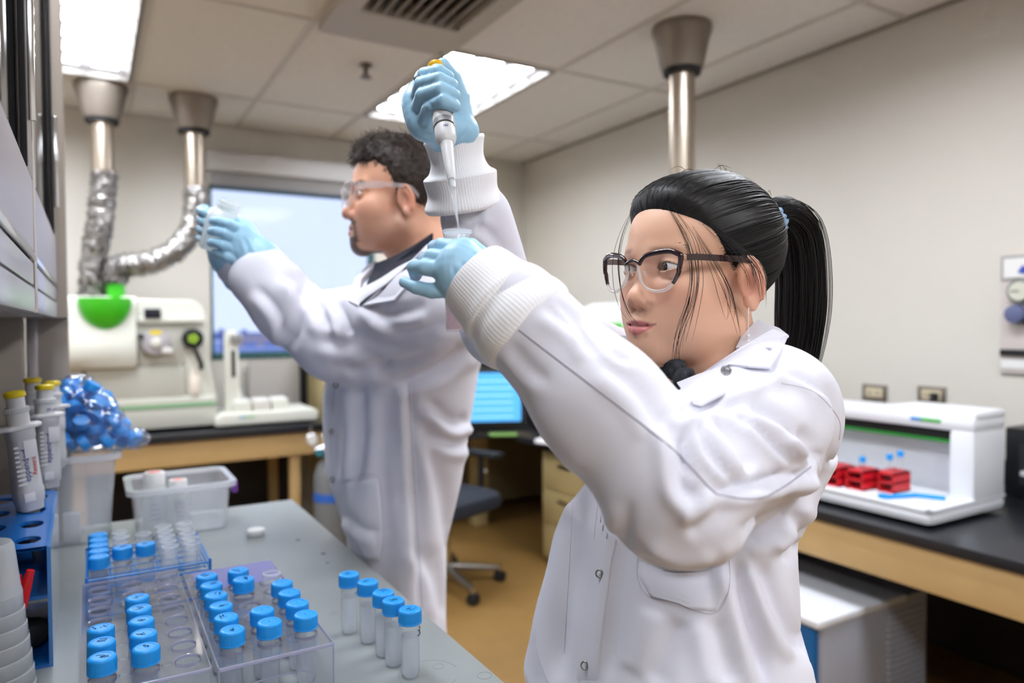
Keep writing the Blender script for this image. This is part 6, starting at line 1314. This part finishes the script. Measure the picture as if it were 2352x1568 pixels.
mus = np.exp(-((u_+.0530)/.0060)**2)*np.clip((.031-np.abs(l))/.006, 0, 1)*(f_ > .07); gt = np.clip((-.078-u_)/.004, 0, 1)*np.clip((.031-np.abs(l))/.006, 0, 1)*(f_ > .038)*(u_ > -.125); cnr = np.exp(-((np.abs(l)-.0285)/.0055)**2)*(u_ < -.05)*(u_ > -.09)*(f_ > .06)
mixc(np.clip(mus*.8+gt*.9+cnr*.75, 0, .92), '#2b1f1c')
brm = np.exp(-(((np.abs(l)-.031)/.019)**4+((u_-.0175)/.0042)**2))*(f_ > .05); mixc(brm*.75, '#2d211d')
lsm = np.exp(-((np.abs(u_-.003)/.0018)**2))*(np.abs(np.abs(l)-.0315) < .0148)*(f_ > .07); mixc(lsm*.6, '#2a1c18')
skin_obj('body', V, Q, M_skin, mn, col); eyes(mO, mR, mS, mn, MF+np.array([0, 0, .05]))
# ---- shirt under the coat
Sh = Field.box(mmid-.22, mmid+.22, .006); Sh.cone(mneck+np.array([0, 0, -.012])+MF*.0, mmid+np.array([0, 0, -.02]), .074, .090, .02); Sh.ell(mmid+MF*.045+np.array([0, 0, -.10]), (.10, .10, .12), None, .04)
Sh.cone(mneck+np.array([0, 0, .030]), mneck+np.array([0, 0, -.0]), .0670, .0780, .004)
V, Q = Sh.mesh(); skin_obj('polo_shirt', relax(V, Q, 1), Q, mat('navy_shirt', '#171c2b', .85), mn)
Tr = Field.box(np.array([mhip[0]-.27, mhip[1]-.27, .05]), np.array([mhip[0]+.27, mhip[1]+.27, 1.1]), .013); Tr.cone(mhip+np.array([0, 0, .05]), mhip-np.array([0, 0, .04]), .085, .085, .05)
for q in (-1, 1):
    h = mhip+mleft*q*.09+np.array([0, 0, -.03]); kn_ = np.array([h[0], h[1], .5])+mface*.01; an = np.array([h[0], h[1], .10]); Tr.chain([h, kn_, an], [.078, .066, .058], .03)
    So = Field.box(an-.22, an+.22, .009); So.cone(an+np.array([0, 0, -.045]), an+mface*.15+np.array([0, 0, -.064]), .052, .040, .02); So.F = np.maximum(So.F, -So.ax[2][None, None, :]+0*So.F); V, Q = So.mesh(); skin_obj('shoe', V, Q, M_shoe, mn)
V, Q = Tr.mesh(); skin_obj('trousers', relax(V, Q, 1), Q, M_trouser, mn)
# ---- coat
lo = np.array([min(p[i] for p in allm[:6]) for i in range(3)])-.13; hi = np.array([max(p[i] for p in allm[:4]) for i in range(3)])+.15; hi[2] = 1.72; lo[2] = .52
c1, c2, c3, c4 = at(908, 1100, 1.668), at(914, 900, 1.64), at(925, 790, 1.585), mmid
ma = math.atan2(MF[1], MF[0])
zz = [.52, .75, .91, 1.05, 1.18, 1.30, 1.40, 1.47, 1.515]; cx = [c1[0], c1[0], c1[0], c1[0], c2[0], c3[0], c4[0], c4[0], c4[0]]; cy = [c1[1], c1[1], c1[1], c1[1], c2[1], c3[1], c4[1], c4[1], c4[1]]
K = Field.box(lo, hi, .0066)
mfold = lambda a, z: (.022*np.sin(6*a+1.5+z*3)+.014*np.sin(11*a+z*5))*np.clip((1.25-z)/.3, 0, 1)
K.column(zz, cx, cy, [.24, .225, .215, .215, .215, .215, .20, .14, .08], [.108, .106, .110, .152, .163, .165, .140, .11, .075], ma, .03, mfold)
K.chain([mmid+(msL-mmid)*.5, msL, meL], [.075, .082, .074], .04); K.chain([meL, at(662, 708, 1.43), at(590, 642, 1.435)], [.074, .063, .054], .03); K.cone(at(640, 650, 1.435), at(612, 612, 1.435), .050, .043, .02)
K.chain([mmid+(msR-mmid)*.5, msR, meR], [.075, .08, .068], .04); K.chain([meR, meR+(mwR-meR)*.85], [.066, .042], .03)
# the open neck: a V cut out of the front
up3 = np.array([0, 0, 1.])
K.chain([mneck+MF*.06+up3*.06, mneck+MF*.11-up3*.05, mneck+MF*.16-up3*.16], [.070, .052, .008], .008, True); K.cone(mneck+up3*.09, mneck+up3*.0, .105, .084, .006, True)
V, Q = K.mesh(); V = relax(V, Q, 2, .5)
V = creases(V, Q, [
 ([(655, 625), (720, 690), (760, 760)], 26, .012), ([(700, 640), (690, 720), (660, 800)], 24, .014), ([(770, 690), (790, 740), (800, 770)], 20, .014), ([(800, 770), (900, 790), (1010, 770)], 26, .010),
 ([(730, 780), (820, 800), (900, 850)], 26, .010), ([(830, 690), (900, 720), (980, 700)], 24, .010), ([(860, 720), (930, 760), (1040, 740)], 22, .009), ([(780, 840), (880, 840), (1000, 800)], 22, .010), ([(900, 880), (1000, 850), (1075, 790)], 26, .012),
 ([(940, 880), (945, 1000), (955, 1150), (965, 1400)], 18, .012), ([(985, 920), (1040, 970), (1075, 960)], 22, .014), ([(970, 960), (1010, 1100), (1040, 1300)], 30, .010), ([(985, 1000), (1050, 1020), (1080, 1000)], 22, .010),
 ([(825, 880), (830, 1000), (815, 1120)], 24, .014), ([(770, 880), (765, 1000), (780, 1100)], 20, .008), ([(890, 900), (880, 1100), (900, 1300)], 34, .007), ([(960, 1250), (1000, 1330), (1020, 1420)], 26, .009), ([(590, 660), (640, 720), (660, 790)], 20, .008),
 ([(740, 1100), (760, 1150), (800, 1200)], 22, .009), ([(800, 1180), (830, 1210), (870, 1220)], 18, .008)])
V = relax(V, Q, 1, .35); mcoat = skin_obj('lab_coat', V, Q, M_coat, mn); ML = Cloth(V, Q)
poly_patch(ML, 'hip_pocket', [(790, 1100), (868, 1096), (880, 1230), (872, 1290), (845, 1285), (810, 1230)], .004, M_coat, mcoat, near=0)
seam(ML, [(790, 1100), (868, 1096), (880, 1230), (872, 1290)], mcoat, .001, 40); seam(ML, [(768, 890), (760, 1000), (768, 1120), (775, 1220)], mcoat, .001, 40); seam(ML, [(940, 880), (945, 1000), (955, 1150), (970, 1400)], mcoat, .0012, 50)
for x, y in ((772, 880), (764, 990), (766, 1100), (778, 1205)):
    p = ML.hit(x, y, .003)
    if p is not None: o = obj('snap', s_tube([(.0055*math.cos(a), .0055*math.sin(a), 0) for a in np.linspace(0, 2*math.pi, 17)[:-1]], .0016, 6, closed=True), M_snap, mcoat, smooth='all', world=True); o.matrix_basis = Matrix.Translation(Vector(p)) @ Vector((CC-p)*.5/np.linalg.norm(CC-p)+MF*.5).to_track_quat('Z', 'Y').to_matrix().to_4x4()
def mflap(name, px, th=.003, lift=.006):
    P = []
    for x, y, d in px:
        h = ML.hit(x, y); P.append(at(x, y, d if h is None else min(d, (h-CC)@CF-lift)))
    c = sum(P)/len(P); n = sum(np.cross(P[i]-c, P[(i+1) % len(P)]-c) for i in range(len(P))); n /= np.linalg.norm(n); n = n if n@(CC-c) > 0 else -n
    m = len(P); V = [p+n*th/2 for p in P]+[c+n*(th/2+.004)]+[p-n*th/2 for p in P]+[c-n*th/2]
    Fc = [(i, (i+1) % m, m) for i in range(m)]+[(m+1+(i+1) % m, m+1+i, 2*m+1) for i in range(m)]+[(i, m+1+i, m+1+(i+1) % m, (i+1) % m) for i in range(m)]
    return obj(name, (V, Fc), M_coat, mcoat, smooth=True, world=True)
mflap('shirt_collar', [(994, 536, 1.43), (955, 562, 1.42), (900, 592, 1.415), (862, 606, 1.43), (848, 640, 1.42), (826, 702, 1.39), (880, 662, 1.385), (940, 612, 1.40), (994, 566, 1.43)], lift=.004).data.materials[0] = MATS['navy_shirt']
mflap('lapel', [(988, 556, 1.44), (935, 610, 1.40), (880, 660, 1.385), (832, 702, 1.38), (905, 690, 1.36), (935, 655, 1.36), (985, 620, 1.38)])
mflap('far_lapel', [(868, 600, 1.47), (835, 650, 1.44), (822, 702, 1.40), (800, 690, 1.44), (815, 640, 1.48), (845, 608, 1.50)])
# ---- gloves
Wm = at(602, 594, 1.435)
fm = [[at(558, 532, 1.427), at(526, 515, 1.402), at(506, 509, 1.404), at(490, 508, 1.415)], [at(549, 553, 1.422), at(516, 536, 1.399), at(498, 531, 1.403), at(486, 531, 1.415)],
      [at(546, 577, 1.422), at(513, 563, 1.40), at(496, 557, 1.405), at(485, 557, 1.416)], [at(552, 599, 1.427), at(521, 589, 1.406), at(506, 583, 1.41), at(495, 581, 1.419)]]
tm_ = [at(588, 560, 1.445), at(572, 528, 1.45), at(553, 513, 1.452), at(538, 508, 1.455)]; r4 = [.0145, .0102, .0094, .0088]
palm = [(Wm, f[0], .030, .0160) for f in fm]+[(a[0], b[0], .015, .015) for a, b in zip(fm, fm[1:])]+[(Wm, tm_[0], .026, .018), (Wm, at(640, 640, 1.435), .030, .032)]
ap = [Wm, at(640, 640, 1.435)]+tm_+[p for f in fm for p in f]; V, Q = glove([(f, r4) for f in fm]+[(tm_, [.018, .0135, .0115, .010])], palm, Wm, *bounds(ap, .035), 'glove', mn); V = creases(V, Q, [([(560, 545), (570, 580), (560, 610)], 8, .0018), ([(580, 545), (590, 575)], 7, .0015), ([(535, 580), (550, 610), (545, 630)], 8, .0015)])
skin_obj('glove', V, Q, M_glove, mn)
Wq = at(518, 590, 1.545)
fq = [[at(492, 498+i*20, 1.545), at(468, 480+i*20, 1.53), at(460, 484+i*21, 1.497), at(470, 489+i*21, 1.470)] for i in range(4)]
palm = [(Wq, f[0], .028, .016) for f in fq]+[(a[0], b[0], .015, .015) for a, b in zip(fq, fq[1:])]+[(Wq, at(545, 640, 1.56), .028, .03)]
tq = [at(520, 545, 1.555), at(525, 505, 1.55), at(528, 480, 1.53)]; ap = [Wq, at(545, 640, 1.56)]+tq+[p for f in fq for p in f]; V, Q = glove([(f, r4) for f in fq]+[(tq, [.017, .013, .0105])], palm, Wq, *bounds(ap, .035), 'glove', mn); skin_obj('glove', V, Q, M_glove, mn)
# ---- bottle in his hands
b0, b1 = at(497, 572, 1.478), at(528, 462, 1.452); bax = b1-b0; bl_ = np.linalg.norm(bax); bz = bax/bl_; tow = CC-b0; tow = tow-bz*(tow@bz); tow /= np.linalg.norm(tow); bxv = np.cross(-tow, bz)
hb_ = thing('held_bottle', 'milky square plastic bottle held up by the man', 'bottle', tuple(b0)); hb_.rotation_euler = Matrix(((bxv[0], -tow[0], bz[0]), (bxv[1], -tow[1], bz[1]), (bxv[2], -tow[2], bz[2]))).to_euler()
M_hd = clear('hdpe_bottle', col=(.9, .95, .95), haze=.82, haze_col=(.95, .98, .98), rough=.2); k_ = bl_/.115
obj('body', s_loft([[(x, y, z*k_) for x, y in rrect(w, d, r, 6)] for w, d, r, z in ((.062, .056, .012, 0), (.068, .062, .014, .004), (.069, .063, .015, .07), (.066, .06, .020, .080), (.050, .048, .020, .090), (.040, .040, .0195, .094))]), M_hd, hb_, smooth=True)
obj('neck', s_lathe([(.0195, .094*k_), (.0195, .102*k_), (.0212, .103*k_), (.0212, .106*k_), (.0195, .107*k_), (.0195, .114*k_), (.0175, .115*k_), (.0172, .100*k_)], 28, cap=False), M_hd, hb_, smooth=True)
xs, ys = scribble(.018, 14); obj('marker_writing', s_tube([(-.002+a, -.0322, .055*k_+b*1.6) for a, b in zip(xs, ys)], .0006, 5), M_navy, hb_)
# ---- hair, beard, glasses
M_brown = mat('brown_hair', '#33261f', .5, spec=.4)
hc2 = np.array((0, -.004, .034)); hr2 = np.array((.0770, .0980, .0790)); mf_, mu_ = [-.12, -.06, -.030, -.010, .008, .018, .026, .045, .060, .074, .090, .13], [-.062, -.058, -.05, .008, .004, -.006, .018, .046, .058, .054, .060, .10]
Hf = Field.box(mO-.16, mO+.16, .0042); Hf.ell(M0(*hc2), hr2*mS, mR, .01); Hf.ell(M0(0, .035, .068), np.array((.058, .056, .042))*mS, mR, .02*mS)
sl, P = Hf.sub(mO-.2, mO+.2); d = [P[i]-mO[i] for i in range(3)]; Lh = [(d[0]*mR[0, i]+d[1]*mR[1, i]+d[2]*mR[2, i])/mS for i in range(3)]
Hf.F = np.maximum(Hf.F, ((np.interp(Lh[1], mf_, mu_)-Lh[2])*.6*mS).astype(np.float32)); V, Q = Hf.mesh(); V = relax(V, Q, 2, .5); Nn = normals(V, Q)
V = V+Nn*(rng.normal(0, .0011, len(V)))[:, None]; skin_obj('hair', V, Q, M_brown, mn)
paths = []
sel = rng.choice(len(V), 3200); Lv = ((V-mO)@mR)/mS
for i in sel:
    top = np.clip((Lv[i, 2]-.03)/.06, 0, 1); ln = (.006+.020*top)*mS; dr = mR@np.array((rng.normal(0, .3), .75*top-.25+rng.normal(0, .3), .35*top-.5*(1-top)+rng.normal(0, .25))); dr = dr-Nn[i]*(dr@Nn[i])*.8; dr = dr/np.linalg.norm(dr); p = V[i]; paths.append([p-Nn[i]*.001, p+dr*ln*.5+Nn[i]*.003*(1+top), p+dr*ln+Nn[i]*(.001+.003*top)])
strands('hair_strands', paths, .0008, M_brown, mn)
bp = []; T_ = BVHTree.FromPolygons([tuple(p) for p in mn.children[0].data.vertices[0:0]] or [(0, 0, 0), (1, 0, 0), (0, 1, 0)], [(0, 1, 2)]) if False else None
for q in (-1, 1):
    for i in range(60):
        t = rng.uniform(0, 1); a = np.array((q*(.012+.036*t), .0955-.010*t-.006*t*t, .0165+.004*math.sin(t*2.5)-.003*t*t+rng.normal(0, .0016))); b = a+np.array((q*.007, -.002-.002*t, .0015-.002*t)); bp.append([M0(*a), M0(*((a+b)/2+np.array((0, .0006, 0)))), M0(*b)])
strands('eyebrows', bp, .0005, M_brown, mn)
gm = bpy.data.objects.new('safety_glasses', None); C.objects.link(gm); adopt(gm, mn, True); M_sg = clear('safety_clear', haze=.30, haze_col=(.95, .93, .98), rough=.05); M_sl = clear('safety_lens', col=(.98, .97, .99), haze=.05, haze_col=(.95, .9, .95), rough=.02, ior=1.55)
wr2 = lambda l: .114-4.2*l*l; sh = np.array([(.034, .016), (.015, .020), (-.012, .018), (-.024, .012), (-.022, -.006), (-.012, -.020), (.008, -.024), (.026, -.018), (.036, .0), (.034, .016)])
for q in (-1, 1):
    o = spline(sh, 60)[:-1]; P = [M0(q*(.035+a), wr2(.035+a), b-.004) for a, b in o]; n = len(P); obj('rim', s_tube(P, .0017, 7, closed=True), M_sg, gm, smooth='all', world=True)
    obj('lens', ([M0(q*.035, wr2(.035), -.004)]+P, [(0, 1+k, 1+(k+1) % n) for k in range(n)]), M_sl, gm, smooth='all', world=True)
    tmp = spline(np.array([(q*.069, .090, .006), (q*.074, .06, .010), (q*.0775, .02, .011), (q*.078, -.005, .008), (q*.077, -.02, -.006)]), 20); rings = [[M0(p[0]+q*a, p[1], p[2]+b*(1.6 if k < 7 else 1)) for a, b in ((-.001, -.004), (.0012, -.004), (.0012, .004), (-.001, .004))] for k, p in enumerate(tmp)]; obj('temple', s_loft(rings), M_sg, gm, smooth=True, world=True)
obj('bridge', s_tube([M0(a, wr2(a)+.0008, .004+.003*(1-(a/.012)**2)) for a in np.linspace(-.0125, .0125, 10)], .0028, 8), M_sg, gm, smooth='all', world=True)
